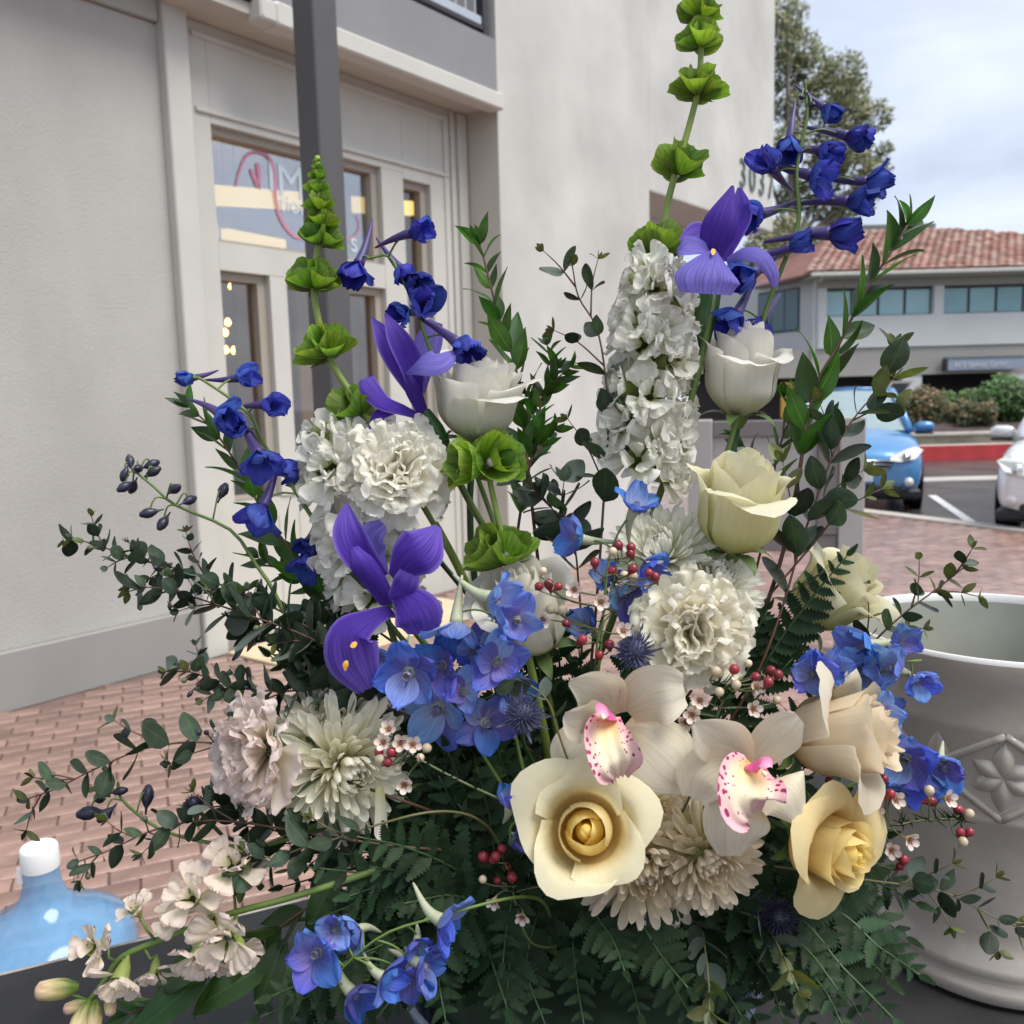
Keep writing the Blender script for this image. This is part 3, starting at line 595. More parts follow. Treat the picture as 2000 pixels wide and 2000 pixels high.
def shrub(label, px, py, rpx, Y, mats, zs=1.0):
    c = PY(px, py, Y); r = rpx*Y/1750.0; zb = zt+0.02; t = thing('shrub', label, 'shrub', (c.x, Y, zb), 'clipped shrubs in the bed')
    cl = []
    for k in range(16):
        d = V((random.gauss(0, 1), random.gauss(0, 1), random.gauss(0, 1))).normalized(); p = V((c.x, Y, c.z))+V((d.x*r*0.62, d.y*r*0.5, d.z*r*0.6*zs)); p.z = max(p.z, zb+0.25); cl.append((p, r*0.45))
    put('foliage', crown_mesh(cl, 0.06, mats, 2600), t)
    mb = MB()
    for k in range(4): mb.tube([V((c.x+random.uniform(-.1, .1), Y, zb-0.1)), V((c.x+random.uniform(-.3, .3)*r, Y+random.uniform(-.2, .2), c.z))], [0.035, 0.015], 5)
    mb.build('stem', M_trunk, t)
shrub('bronze tipped round shrub beside the blue car mirror', 1800, 800, 48, 24.2, M_sr)
shrub('bright green domed shrub between the bronze tipped ones', 1866, 790, 42, 25.0, M_sh, 0.8)
shrub('squat bronze tipped shrub before the green dome', 1880, 810, 34, 23.6, M_sr, 0.9)
shrub('bronze tipped shrub joined to the squat one', 1918, 812, 34, 23.6, M_sr, 0.9)
shrub('large bright green clipped shrub under the office sign', 1965, 785, 60, 24.8, M_sh, 0.9)
shrub('large green clipped shrub behind the white car', 2040, 785, 60, 24.8, M_sh, 0.9)
shrub('dark green shrub next to the slanted stair flank', 1740, 815, 34, 25.2, M_sh, 0.9)

# --- cars
def car(name, label, paint, pos, yaw):
    C_ = Matrix.Translation(pos) @ Matrix.Rotation(yaw, 4, 'Z')      # local: front at y = 0 facing -y
    t = thing(name, label, 'car', pos)
    m_p, n, l, b = nt(name+'_paint'); b.inputs['Base Color'].default_value = c4(paint); b.inputs['Roughness'].default_value = 0.32; b.inputs['Coat Weight'].default_value = 0.8; b.inputs['Metallic'].default_value = 0.15
    m_g = surf(name+'_glass', (0.30, 0.38, 0.40), 0.12, 0.05, spec=0.4); m_k = surf(name+'_black', (0.015, 0.017, 0.022), 0.45); m_ch = surf(name+'_chrome', (0.7, 0.7, 0.72), 0.12, 0.02, metal=1.0)
    m_l = surf(name+'_lamp', (0.75, 0.76, 0.72), 0.08, 0.1, 20, coat=1.0)
    def pt(nm, vs, fs, mat, par=None, smooth=True, sub=0):
        me = mesh(nm, [C_ @ V(v) for v in vs], fs, mat, smooth); o = put(nm, me, par or t)
        if sub: md = o.modifiers.new('s', 'SUBSURF'); md.levels = md.render_levels = sub
        return o
    S = [(0.0, .66, .33, .62, .70), (.05, .80, .26, .72, .80), (.18, .88, .23, .80, .90), (.5, .915, .22, .92, 1.01), (.95, .92, .22, .985, 1.09), (1.35, .92, .22, 1.02, 1.12), (2.5, .92, .23, 1.05, 1.12), (3.6, .92, .25, 1.08, 1.12), (4.25, .90, .30, 1.08, 1.10), (4.5, .82, .36, 1.0, 1.04), (4.56, .6, .45, .9, .95)]
    vs, fs = [], []
    for (y, w, zb, zl, ztp) in S:
        pr = [(w*.8, zb), (w*.96, zb+.10), (w, (zb+zl)*.5), (w*.985, zl-.06), (w*.90, zl+.01), (w*.5, ztp), (0, ztp+.012)]
        ring = [(-x, z) for x, z in pr]+[(x, z) for x, z in reversed(pr[:-1])]
        vs += [(x, y, z) for x, z in ring]
    nr_ = 13
    for i in range(len(S)-1):
        for k in range(nr_):
            a, b_ = i*nr_+k, i*nr_+(k+1) % nr_; fs.append((a, b_, b_+nr_, a+nr_))
    fs.append(tuple(range(nr_-1, -1, -1))); fs.append(tuple((len(S)-1)*nr_+k for k in range(nr_)))
    body = pt('body', vs, fs, m_p, None, True, 2)
    bl, br, tl, tr = (-.80, 1.22, 1.06), (.80, 1.22, 1.06), (-.62, 2.05, 1.62), (.62, 2.05, 1.62)
    rbl, rbr, rtl, rtr = (-.78, 4.42, 1.08), (.78, 4.42, 1.08), (-.60, 3.95, 1.60), (.60, 3.95, 1.60)
    sl_, sr_ = (-.86, 1.5, 1.04), (.86, 1.5, 1.04); rsl, rsr = (-.86, 4.2, 1.06), (.86, 4.2, 1.06)
    fm = (0, 1.08, 1.09); tm_ = (0, 1.98, 1.645)
    pt('windscreen', [bl, fm, br, tr, tm_, tl], [(0, 1, 4, 5), (1, 2, 3, 4)], m_g); pt('rear_window', [rbl, rbr, rtr, rtl], [(0, 1, 2, 3)], m_g)
    for a, b_, c, d in ((bl, rsl, rtl, tl), (br, rsr, rtr, tr)): pt('side_window', [a, b_, c, d], [(0, 1, 2, 3)], m_g)
    pt('roof', [(x*1.03, y, z+dz) for (x, y, z) in (tl, tr, rtr, rtl) for dz in (0, .05)]+[(0, 2.0, 1.70), (0, 4.0, 1.69)], [(0, 2, 3, 8, 1), (2, 4, 5, 3), (4, 6, 7, 9, 5), (6, 0, 1, 7), (1, 8, 9, 7), (8, 3, 5, 9)], m_p)
    for a, b_ in ((bl, tl), (br, tr), (rsl, rtl), (rsr, rtr)):
        vv, ff, _ = tube([V(a), V(a).lerp(V(b_), .5)+V((0, -.03, .03)), V(b_)], [.06, .05, .05], 8); pt('pillar', vv, ff, m_p)
    for s in (-1, 1):
        vv, ff, _ = tube([V((s*.74, 2.7, 1.07)), V((s*.63, 2.75, 1.62))], .04, 6); pt('pillar', vv, ff, m_k)
        h = [(.46, -.012, .72), (.60, .0, .70), (.78, .06, .74), (.885, .26, .84), (.80, .28, .885), (.62, .09, .835), (.48, .03, .775)]
        vv = [(s*x, y-.035, z) for x, y, z in h]; lo = pt('headlight', vv+[(s*x*.98, y+.06, z) for x, y, z in h], [tuple(range(7))]+[(i, (i+1) % 7, 7+(i+1) % 7, 7+i) for i in range(7)], m_l, None, False)
        mb = MB(); mb.lathe([(.0, .03), (.04, .0), (.055, -.012), (.058, -.02)], 16, C_ @ Matrix.Translation((s*.66, -.02, .765)) @ Matrix.Rotation(R(90), 4, 'X')); mb.build('reflector', m_ch, lo, smooth=True)
        mb = MB(); mb.lathe([(.0, .02), (.045, .012), (.06, -.01), (.062, -.04)], 16, C_ @ Matrix.Translation((s*.70, .0, .43)) @ Matrix.Rotation(R(90), 4, 'X')); mb.build('fog_lamp', m_l, t, smooth=True)
        mb = MB(); mb.box((-.13, -.05, -.075), (.13, .06, .075), C_ @ Matrix.Translation((s*1.02, 1.50, 1.10)) @ Matrix.Rotation(s*.12, 4, 'Z'), .035); mo_ = mb.build('mirror', m_p, t, smooth=True)
        mb = MB(); mb.box((-.12, -.045, -.02), (.12, .05, .012), C_ @ Matrix.Translation((s*1.02, 1.50, 1.015)), .008); mb.build('mirror_foot', m_k, mo_)
        for y in (.93, 3.62):
            wm = C_ @ Matrix.Translation((s*.83, y, .345)) @ Matrix.Rotation(R(90), 4, 'Y')
            mb = MB(); mb.lathe([(.20, -.10), (.30, -.115), (.34, -.09), (.345, 0), (.34, .09), (.30, .115), (.20, .10)], 28, wm); wo = mb.build('wheel', m_k, t, smooth=True)
            mb = MB(); mb.lathe([(.03, s*.09), (.10, s*.07), (.205, s*.095), (.21, -s*.09)], 24, wm); mb.build('rim', m_ch, wo, smooth=True)
            mb = MB(); mb.lathe([(.36, s*.0), (.385, s*.08), (.41, s*.102), (.43, s*.09)], 28, wm); mb.build('wheel_arch', m_k, t, smooth=True)
    pt('grille', [(-.47, -.012, .60), (.47, -.012, .60), (.52, .0, .72), (-.52, .0, .72), (-.45, .05, .60), (.45, .05, .60), (.5, .06, .72), (-.5, .06, .72)], [(0, 1, 2, 3), (0, 4, 5, 1), (1, 5, 6, 2), (2, 6, 7, 3), (3, 7, 4, 0)], m_k, None, False)
    for z, w in ((.615, .45), (.665, .48), (.715, .52)):
        vv, ff, _ = tube([V((-w, -.02, z)), V((0, -.05, z)), V((w, -.02, z))], .015, 6); pt('grille_bar', vv, ff, m_ch)
    mb = MB(); mb.box((-.62, -.035, .27), (.62, .05, .40), C_, .02); mb.build('lower_grille', m_k, t)
    mb = MB(); mb.box((-.86, .03, .20), (.86, .5, .345), C_, .04); mb.build('bumper_skirt', m_k, t)
    mb = MB(); mb.box((-.26, -.05, .44), (.26, -.02, .57), C_, .006); mb.build('number_plate', M_white, t)
    for s in (-1, 1):
        mb = MB(); mb.tube(crom([C_ @ V((s*.93, 1.4, .34)), C_ @ V((s*.935, 2.3, .33)), C_ @ V((s*.93, 3.1, .34))], 4), .05, 6); mb.build('sill', m_k, t)
bc = PG(1800, 1008, gz); dirc = V((bc.x, bc.y, 0)).normalized(); sidec = V((dirc.y, -dirc.x, 0))
car('parked_suv', 'sky blue SUV parked nose out on the wet car park', (0.07, 0.24, 0.50), bc-sidec*0.86+V((0, 0.0, 0)), -math.atan2(bc.x, bc.y)+R(6))
wc = PG(1950, 1042, gz); dw = V((wc.x, wc.y, 0)).normalized(); sw_ = V((dw.y, -dw.x, 0))
car('parked_suv', 'silver white SUV parked nose out near the pot', (0.80, 0.81, 0.83), wc+sw_*0.80-dw*0.6, -math.atan2(wc.x, wc.y)-R(8))
# ================================================================ flower makers
def blade(wf, curl=0.0, tip=0.0, cup=0.0, ruf=0.0, rf=3.0, nu=8, nv=6, seed=0.0, jag=0.0, fold=0.0, twist=0.0, droop=0.0):
    """a petal or leaf of length 1 along +x, width along y, upper face +z"""
    cx, cz, pts = 0.0, 0.0, []
    for i in range(nu+1):
        u = 1-(1-i/nu)**1.5; a = curl*u+tip*u**4; du = (1-(1-min(nu, i+1)/nu)**1.5)-u; pts.append((cx, cz, a)); cx += math.cos(a)*du; cz += math.sin(a)*du
    def fn(u, v):
        x, z, a = pts[min(nu, int(round(u*nu)))]; u = 1-(1-u)**1.5; w = wf(u)
        n = cup*v*v*w + fold*abs(v)*w + ruf*(u**1.6)*math.sin(rf*v*3.1416+seed+u*2.3)*(0.35+0.65*abs(v))
        n += 0.3*ruf*noise.noise((u*3+seed, v*2.2, seed*1.7))
        e = jag*math.sin(v*23+seed*5)*u**4 + jag*0.6*math.sin(v*41+seed)*u**4
        t = twist*u; y = v*w
        yy, nn = y*math.cos(t)-n*math.sin(t), y*math.sin(t)+n*math.cos(t)
        return (x-math.sin(a)*nn+math.cos(a)*e, yy, z+math.cos(a)*nn+math.sin(a)*e)
    return grid(nu, nv, fn)
def bmesh_of(name, mat, *a, **k):
    v, f, u = blade(*a, **k); return mesh(name, v, f, mat, True, u)
def lframe(pos, x, zh, s=1.0, sy=None):
    X = V(x).normalized(); Y = V(zh).cross(X)
    if Y.length < 1e-4: Y = X.orthogonal()
    Y.normalize(); Z = X.cross(Y); m = Matrix((X*s, Y*(sy or s), Z*s)).transposed().to_4x4(); m.translation = V(pos); return m
rnd = random.uniform
def rvec(): return V((random.gauss(0, 1), random.gauss(0, 1), random.gauss(0, 1))).normalized()
def radial(F, phi, el, r=0.0, h=0.0, s=1.0, sy=None, roll=0.0):
    """matrix for a petal in the flower frame F, angle phi round its axis, raised by el"""
    return F @ Matrix.Rotation(phi, 4, 'Z') @ Matrix.Translation((r, 0, h)) @ Matrix.Rotation(-el, 4, 'Y') @ Matrix.Rotation(roll, 4, 'X') @ Matrix.Diagonal((s, sy or s, s, 1))
def ribbon(pts, widths, nh, cup=0.0, ruf=0.0, rf=3.0, n=5, nv=8, seed=0.0, fold=0.0, rd=0.0):
    c = crom(pts, n); w = [x.x for x in crom([V((a, 0, 0)) for a in widths], n)]; N = len(c)-1
    if len(w) != len(c): w = [w[min(len(w)-1, int(i*(len(w)-1)/N))] for i in range(N+1)]
    nh = [V(x) for x in nh] if isinstance(nh, list) else [V(nh)]*2
    def fn(u, v):
        i = int(round(u*N)); t = (c[min(N, i+1)]-c[max(0, i-1)]).normalized()
        k = u*(len(nh)-1); j = min(len(nh)-2, int(k)); h = nh[j].lerp(nh[j+1], k-j)
        b = h.cross(t); b = b.normalized() if b.length > 1e-5 else t.orthogonal().normalized(); m = t.cross(b)
        ww = max(w[i], 0.0004)
        if rd and u > 1-rd: ww *= math.sqrt(max(0.03, 1-((u-1+rd)/rd)**2))
        return c[i]+b*(v*ww*0.5)+m*(cup*v*v*ww*0.5+fold*abs(v)*ww*0.5+ruf*u*math.sin(rf*v*3.14+seed+u*3)*(0.3+0.7*abs(v)))
    return grid(N, nv, fn)

# ---- materials
M_stem = surf('stem_green', (0.13, 0.21, 0.045), 0.5, 0.2, 40.0, objvar=0.15); M_stemd = surf('stem_dark_green', (0.05, 0.10, 0.035), 0.5, 0.2, 40.0)
M_twig = surf('twig_red_brown', (0.13, 0.065, 0.04), 0.6, 0.25, 40.0); M_twigg = surf('twig_olive', (0.16, 0.15, 0.06), 0.6, 0.25, 40.0)
M_pale = surf('spur_pale_green', (0.42, 0.45, 0.30), 0.6, 0.2, 60.0)
WHT = dict(trans=0.42, streak=0.05, rough=0.62, objvar=0.06, sfreq=18.0, bump=0.35, spec=0.15)
M_rw = [petal_mat('rose_white_%d' % i, (0.50, 0.52, 0.30), c, d, **WHT) for i, (c, d) in enumerate([((0.74, 0.71, 0.58), (0.80, 0.77, 0.68)), ((0.74, 0.72, 0.61), (0.82, 0.79, 0.72)), ((0.73, 0.72, 0.62), (0.84, 0.82, 0.75))])]
M_rl = [petal_mat('rose_lemon_%d' % i, (0.50, 0.52, 0.16), c, d, **WHT) for i, (c, d) in enumerate([((0.76, 0.72, 0.42), (0.82, 0.78, 0.56)), ((0.74, 0.70, 0.38), (0.83, 0.79, 0.58)), ((0.72, 0.69, 0.36), (0.84, 0.81, 0.62))])]
M_ry = [petal_mat('rose_gold_%d' % i, b, c, d, **WHT) for i, (b, c, d) in enumerate([((0.90, 0.62, 0.14), (0.92, 0.70, 0.18), (0.92, 0.76, 0.30)), ((0.90, 0.64, 0.18), (0.92, 0.75, 0.32), (0.90, 0.80, 0.46)), ((0.84, 0.54, 0.14), (0.90, 0.77, 0.42), (0.90, 0.84, 0.60))])]
M_rc = [petal_mat('rose_cream_%d' % i, (0.66, 0.46, 0.22), c, d, **WHT) for i, (c, d) in enumerate([((0.82, 0.64, 0.40), (0.84, 0.72, 0.52)), ((0.80, 0.66, 0.44), (0.84, 0.74, 0.56)), ((0.76, 0.66, 0.48), (0.84, 0.77, 0.62))])]
M_rp = [petal_mat('rose_peach_%d' % i, (0.80, 0.50, 0.12), c, d, **WHT) for i, (c, d) in enumerate([((0.89, 0.66, 0.16), (0.89, 0.73, 0.27)), ((0.89, 0.68, 0.24), (0.89, 0.75, 0.36)), ((0.88, 0.67, 0.30), (0.88, 0.75, 0.42))])]
M_iris = petal_mat('iris_violet', (0.085, 0.04, 0.34), (0.105, 0.045, 0.44), (0.19, 0.12, 0.58), 0.42, 0.50, 0.65, 0.12, 44.0, spec=0.15, bump=0.6, edge=((0.30, 0.20, 0.70), 0.40))
M_irisd = petal_mat('iris_deep', (0.07, 0.03, 0.28), (0.085, 0.04, 0.36), (0.15, 0.08, 0.50), 0.4, 0.45, 0.65, 0.1, 40.0, spec=0.15, bump=0.6)
M_irisb = petal_mat('iris_blue', (0.16, 0.12, 0.50), (0.20, 0.17, 0.60), (0.26, 0.21, 0.66), 0.4, 0.45, 0.65, 0.1, 50.0, spec=0.15, bump=0.6)
M_signal = surf('iris_signal', (0.75, 0.40, 0.03), 0.6, 0.15, 60)
M_dd = [petal_mat('delphinium_dark_%d' % i, a, b, c, 0.42, 0.40, 0.6, 0.3, 20.0, huevar=0.015, spec=0.18, bump=0.6) for i, (a, b, c) in enumerate([((0.035, 0.035, 0.22), (0.05, 0.06, 0.40), (0.03, 0.035, 0.26)), ((0.06, 0.09, 0.42), (0.09, 0.14, 0.60), (0.05, 0.06, 0.36))])]
M_dl = [petal_mat('delphinium_sky_%d' % i, a, b, c, 0.40, 0.30, 0.6, 0.25, 18.0, huevar=0.018, spec=0.15, bump=0.6) for i, (a, b, c) in enumerate([((0.22, 0.23, 0.58), (0.10, 0.20, 0.68), (0.09, 0.21, 0.70)), ((0.34, 0.28, 0.62), (0.19, 0.22, 0.64), (0.11, 0.20, 0.66)), ((0.46, 0.50, 0.72), (0.26, 0.39, 0.76), (0.13, 0.27, 0.74))])]
M_spur = surf('spur_indigo', (0.055, 0.035, 0.16), 0.5, 0.2, 60.0); M_eye = surf('floret_eye', (0.55, 0.52, 0.62), 0.6, 0.3, 90.0, c2=(0.16, 0.13, 0.25)); M_eyed = surf('floret_eye_dark', (0.10, 0.09, 0.24), 0.6, 0.3, 90.0)
M_stock = petal_mat('stock_white', (0.66, 0.70, 0.40), (0.86, 0.85, 0.76), (0.90, 0.89, 0.82), 0.45, 0.08, 0.6, 0.06)
M_stockp = petal_mat('stock_blush', (0.66, 0.64, 0.36), (0.84, 0.74, 0.62), (0.85, 0.71, 0.64), 0.42, 0.08, 0.6, 0.08)
M_carn = petal_mat('carnation_white', (0.70, 0.68, 0.50), (0.88, 0.85, 0.74), (0.90, 0.88, 0.80), 0.45, 0.08, 0.6, 0.05)
M_carnc = petal_mat('carnation_cream', (0.74, 0.66, 0.36), (0.87, 0.82, 0.64), (0.88, 0.86, 0.76), 0.45, 0.08, 0.6, 0.05)
M_carnp = petal_mat('carnation_blush', (0.76, 0.64, 0.40), (0.86, 0.78, 0.66), (0.85, 0.72, 0.68), 0.45, 0.08, 0.6, 0.06)
M_mum = petal_mat('mum_white', (0.74, 0.71, 0.36), (0.89, 0.86, 0.69), (0.90, 0.88, 0.79), 0.42, 0.10, 0.55, 0.06, 9.0)
M_mumw = petal_mat('mum_pure', (0.68, 0.68, 0.42), (0.88, 0.87, 0.75), (0.90, 0.89, 0.82), 0.42, 0.10, 0.55, 0.06, 9.0)
M_mumc = petal_mat('mum_cream', (0.58, 0.52, 0.22), (0.78, 0.70, 0.50), (0.80, 0.70, 0.58), 0.38, 0.12, 0.55, 0.08, 9.0)
M_orch = petal_mat('orchid_cream', (0.66, 0.50, 0.34), (0.82, 0.75, 0.58), (0.85, 0.80, 0.66), 0.40, 0.10, 0.6, 0.06, 22.0, spec=0.15, bump=0.4)
M_col = petal_mat('orchid_column', (0.78, 0.22, 0.42), (0.70, 0.10, 0.33), (0.80, 0.42, 0.55), 0.2, 0.1, 0.4); M_anther = surf('anther', (0.82, 0.72, 0.45), 0.5, 0.1, 60)
def lip_mat():
    m, n, l, b = nt('orchid_lip'); uv = n.new('ShaderNodeUVMap'); sp = n.new('ShaderNodeSeparateXYZ'); l.new(uv.outputs['UV'], sp.inputs['Vector'])
    mp = n.new('ShaderNodeMapping'); mp.inputs['Scale'].default_value = (11, 15, 1); l.new(uv.outputs['UV'], mp.inputs['Vector'])
    vo = n.new('ShaderNodeTexVoronoi'); vo.inputs['Scale'].default_value = 1.0; vo.inputs['Randomness'].default_value = 1.0; l.new(mp.outputs['Vector'], vo.inputs['Vector'])
    s1 = n.new('ShaderNodeMath'); s1.operation = 'SUBTRACT'; s1.inputs[1].default_value = 0.5; l.new(sp.outputs['X'], s1.inputs[0]); s2 = n.new('ShaderNodeMath'); s2.operation = 'ABSOLUTE'; l.new(s1.outputs[0], s2.inputs[0])
    th = n.new('ShaderNodeMapRange'); th.inputs['From Min'].default_value = 0.12; th.inputs['From Max'].default_value = 0.5; th.inputs['To Min'].default_value = 0.10; th.inputs['To Max'].default_value = 0.42; l.new(s2.outputs[0], th.inputs['Value'])
    lt = n.new('ShaderNodeMath'); lt.operation = 'LESS_THAN'; l.new(vo.outputs['Distance'], lt.inputs[0]); l.new(th.outputs['Result'], lt.inputs[1])
    rp = n.new('ShaderNodeValToRGB'); e = rp.color_ramp.elements; e[0].position = 0.0; e[0].color = (0.62, 0.28, 0.05, 1); e[1].position = 1.0; e[1].color = (0.72, 0.48, 0.50, 1); k = e.new(0.3); k.color = (0.70, 0.55, 0.28, 1); k = e.new(0.7); k.color = (0.76, 0.68, 0.48, 1)
    l.new(sp.outputs['Y'], rp.inputs['Fac'])
    pk = n.new('ShaderNodeMixRGB'); pk.inputs['Color2'].default_value = (0.74, 0.40, 0.46, 1); er = n.new('ShaderNodeMapRange'); er.inputs['From Min'].default_value = 0.18; er.inputs['From Max'].default_value = 0.5; l.new(s2.outputs[0], er.inputs['Value']); l.new(er.outputs['Result'], pk.inputs['Fac']); l.new(rp.outputs['Color'], pk.inputs['Color1'])
    mx = n.new('ShaderNodeMixRGB'); mx.inputs['Color2'].default_value = (0.30, 0.015, 0.10, 1); l.new(lt.outputs[0], mx.inputs['Fac']); l.new(pk.outputs['Color'], mx.inputs['Color1'])
    l.new(mx.outputs['Color'], b.inputs['Base Color']); b.inputs['Roughness'].default_value = 0.5; return m
M_lip = lip_mat()
M_bell = petal_mat('bell_green', (0.07, 0.15, 0.018), (0.13, 0.25, 0.03), (0.24, 0.37, 0.075), 0.45, 0.40, 0.5, 0.28, 40.0, tint=(1.15, 1.25, 0.4), spec=0.25, huevar=0.02, bump=0.5)
M_myr = leaf_mat('myrtle_leaf', (0.050, 0.115, 0.022), (0.12, 0.22, 0.055), 0.36, 0.36, 0.45, (1.1, 1.9, 0.3), under=(0.05, 0.09, 0.04), spec=0.35)
M_eucl = leaf_mat('eucalyptus_leaf', (0.040, 0.064, 0.042), (0.08, 0.105, 0.06), 0.16, 0.5, 0.65, (1.2, 1.6, 0.4), under=(0.085, 0.11, 0.09), huevar=0.035, spec=0.25)
M_euct = leaf_mat('eucalyptus_tip', (0.10, 0.12, 0.035), (0.15, 0.15, 0.05), 0.28, 0.5, 0.35, (1.2, 1.4, 0.4), huevar=0.03)
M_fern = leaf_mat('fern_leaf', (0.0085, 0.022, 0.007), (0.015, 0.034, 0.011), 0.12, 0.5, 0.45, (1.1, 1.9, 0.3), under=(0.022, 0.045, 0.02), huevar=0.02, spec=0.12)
M_lily = leaf_mat('broad_leaf', (0.035, 0.085, 0.022), (0.07, 0.14, 0.04), 0.25, 0.35, 0.2, (1.1, 1.9, 0.3))
M_sepal = surf('sepal_green', (0.12, 0.19, 0.05), 0.55, 0.2, 50.0, objvar=0.15); M_calyx = surf('calyx_green', (0.24, 0.30, 0.07), 0.55, 0.25, 70.0, objvar=0.1)
M_bud = surf('wax_bud_red', (0.27, 0.025, 0.035), 0.3, 0.25, 150.0, objvar=0.25); M_budw = surf('wax_bud_cream', (0.60, 0.50, 0.34), 0.4, 0.15, 150.0, objvar=0.1)
M_wax = petal_mat('wax_petal', (0.66, 0.42, 0.40), (0.78, 0.68, 0.60), (0.80, 0.72, 0.66), 0.25, 0.06, 0.4); M_waxc = surf('wax_centre', (0.22, 0.055, 0.03), 0.4, 0.3, 200.0)
M_this = surf('thistle_blue', (0.07, 0.075, 0.15), 0.6, 0.3, 120.0, objvar=0.2); M_budd = surf('dark_bud', (0.022, 0.022, 0.045), 0.4, 0.2, 90.0, objvar=0.2)

# ---- shared petal and leaf shapes
def oval(k=0.42, p=0.9, e=0.8): return lambda u: k*max(0.0, math.sin(math.pi*min(1, u)**p))**e+0.004
sep_w = lambda u: 0.43*max(0.0, math.sin(math.pi*(0.07+0.89*u)**0.95))**0.62
obov = lambda u: 0.06+0.46*u**1.1*(1 if u < 0.8 else math.sqrt(max(0, 1-((u-0.8)/0.204)**2)))
strap = lambda u: 0.078*(0.65+0.5*u)*(1 if u < 0.8 else math.sqrt(max(0.0, 1-((u-0.8)/0.205)**2)))+0.002
fan = lambda u: 0.05+0.50*u**1.25*(1 if u < 0.86 else math.sqrt(max(0.1, 1-((u-0.86)/0.18)**2)))
DPET = {}
for key, ms in (('dark', M_dd), ('sky', M_dl)):
    DPET[key] = [bmesh_of('petal', m, sep_w, curl=c, tip=tp, cup=cu, ruf=0.11, rf=2.0, seed=i*2.1, nu=8, nv=7) for i, (m, c, tp, cu) in enumerate([(m, c, tp, cu) for m in ms for c, tp, cu in ((0.5, -0.3, 0.35), (0.2, -0.6, 0.25), (0.8, 0.2, 0.45))])]
STKP = {m: [bmesh_of('petal', m, obov, curl=c, tip=-0.5, cup=0.15, ruf=0.13, rf=2.2+0.4*i, seed=i*1.7, nu=6, nv=9) for i, c in enumerate((0.0, 0.3, -0.3, 0.5))] for m in (M_stock, M_stockp)}
CARP = {m: [bmesh_of('petal', m, fan, curl=c, tip=-0.3, cup=0.1, ruf=0.12, rf=2.0+0.4*i, seed=i*1.9, jag=0.022, nu=8, nv=24) for i, c in enumerate((0.1, 0.4, -0.2, 0.6, 0.0))] for m in (M_carn, M_carnc, M_carnp)}
MUMP = {m: [bmesh_of('petal', m, strap, curl=c, tip=tp, cup=0.65, ruf=0.015, seed=i, nu=8, nv=4) for i, (c, tp) in enumerate(((0.5, 0.4), (0.25, 0.6), (0.0, 0.5), (0.8, 0.5)))] for m in (M_mum, M_mumw, M_mumc)}
lanc = lambda u: 0.225*math.sin(math.pi*min(1, u)**0.80)**0.95*(1-0.25*u)+0.004
rnd_leaf = lambda u: 0.37*max(0, math.sin(math.pi*u**0.95))**0.62+0.004
ov_leaf = lambda u: 0.27*max(0, math.sin(math.pi*u**0.9))**0.75+0.004
MYRL = [bmesh_of('leaf', M_myr, lanc, curl=c, tip=-0.25, fold=0.28, ruf=0.02, seed=i, nu=9, nv=4) for i, c in enumerate((0.1, -0.35, 0.35, -0.1))]
EUCL = [bmesh_of('leaf', M_eucl, w, curl=c, tip=0.15, cup=0.12, ruf=0.03, seed=i*2, nu=8, nv=6, twist=tw) for i, (w, c, tw) in enumerate(((rnd_leaf, 0.25, 0.1), (ov_leaf, -0.3, 0.3), (rnd_leaf, -0.2, -0.2), (ov_leaf, 0.4, 0.0), (rnd_leaf, 0.55, 0.3)))]
EUCT = [bmesh_of('leaf', M_euct, ov_leaf, curl=c, cup=0.2, seed=i, nu=5, nv=4) for i, c in enumerate((0.3, -0.2))]
BRDL = [bmesh_of('leaf', M_lily, lambda u: 0.16*math.sin(math.pi*min(1, u)**0.7)**0.8+0.004, curl=c, tip=-0.5, fold=0.2, ruf=0.03, seed=i, nu=10, nv=4) for i, c in enumerate((-0.5, 0.3))]
def pinna(mat, seed):
    n = 9; vs, fs, uv = [], [], []
    for i in range(n+1):
        u = i/n; w = 0.27*(1-u)**0.6*(0.55+0.6*min(1, u*4))+0.008; b = 0.10*math.sin(u*2.5+seed)
        for v, k in ((-1, 0.62), (-0.98, 1.0), (0, 0), (0.98, 1.0), (1, 0.62)):
            du = (0.075 if k == 1.0 else 0.0) if v else 0.0
            vs.append(V((u*0.93+du*(1-0.3*u), (0 if v == 0 else math.copysign(w*k, v)), b*u+0.06*abs(v)*k*w*3+0.012*math.sin(i*2.1+seed)))); uv.append(((v*k+1)/2, u))
    for i in range(n):
        a = i*5; c = a+5
        fs += [(a+2, c+2, c+0, a+1, a+0), (a+2, a+4, a+3, c+4, c+2)]
    return mesh('leaflet', vs, fs, mat, True, uv)
PINN = [pinna(M_fern, s) for s in (0.0, 1.3, 2.9)]
def lathe_mesh(name, prof, mat, seg=10): mb = MB(); mb.lathe(prof, seg); return mesh(name, mb.v, mb.f, mat, True, mb.uv)
WBUD = [lathe_mesh('bud', [(0.0, 0.52), (0.20, 0.48), (0.42, 0.25), (0.45, 0.0), (0.33, -0.25), (0.15, -0.5), (0.06, -0.8)], m) for m in (M_bud, M_bud, M_budw)]
WCUP = lathe_mesh('flower', [(0.0, 0.06), (0.26, 0.10), (0.34, 0.16), (0.36, 0.06), (0.26, -0.25), (0.12, -0.5), (0.06, -0.75)], surf('wax_cup', (0.40, 0.33, 0.14), 0.5, 0.2, 150), 12)
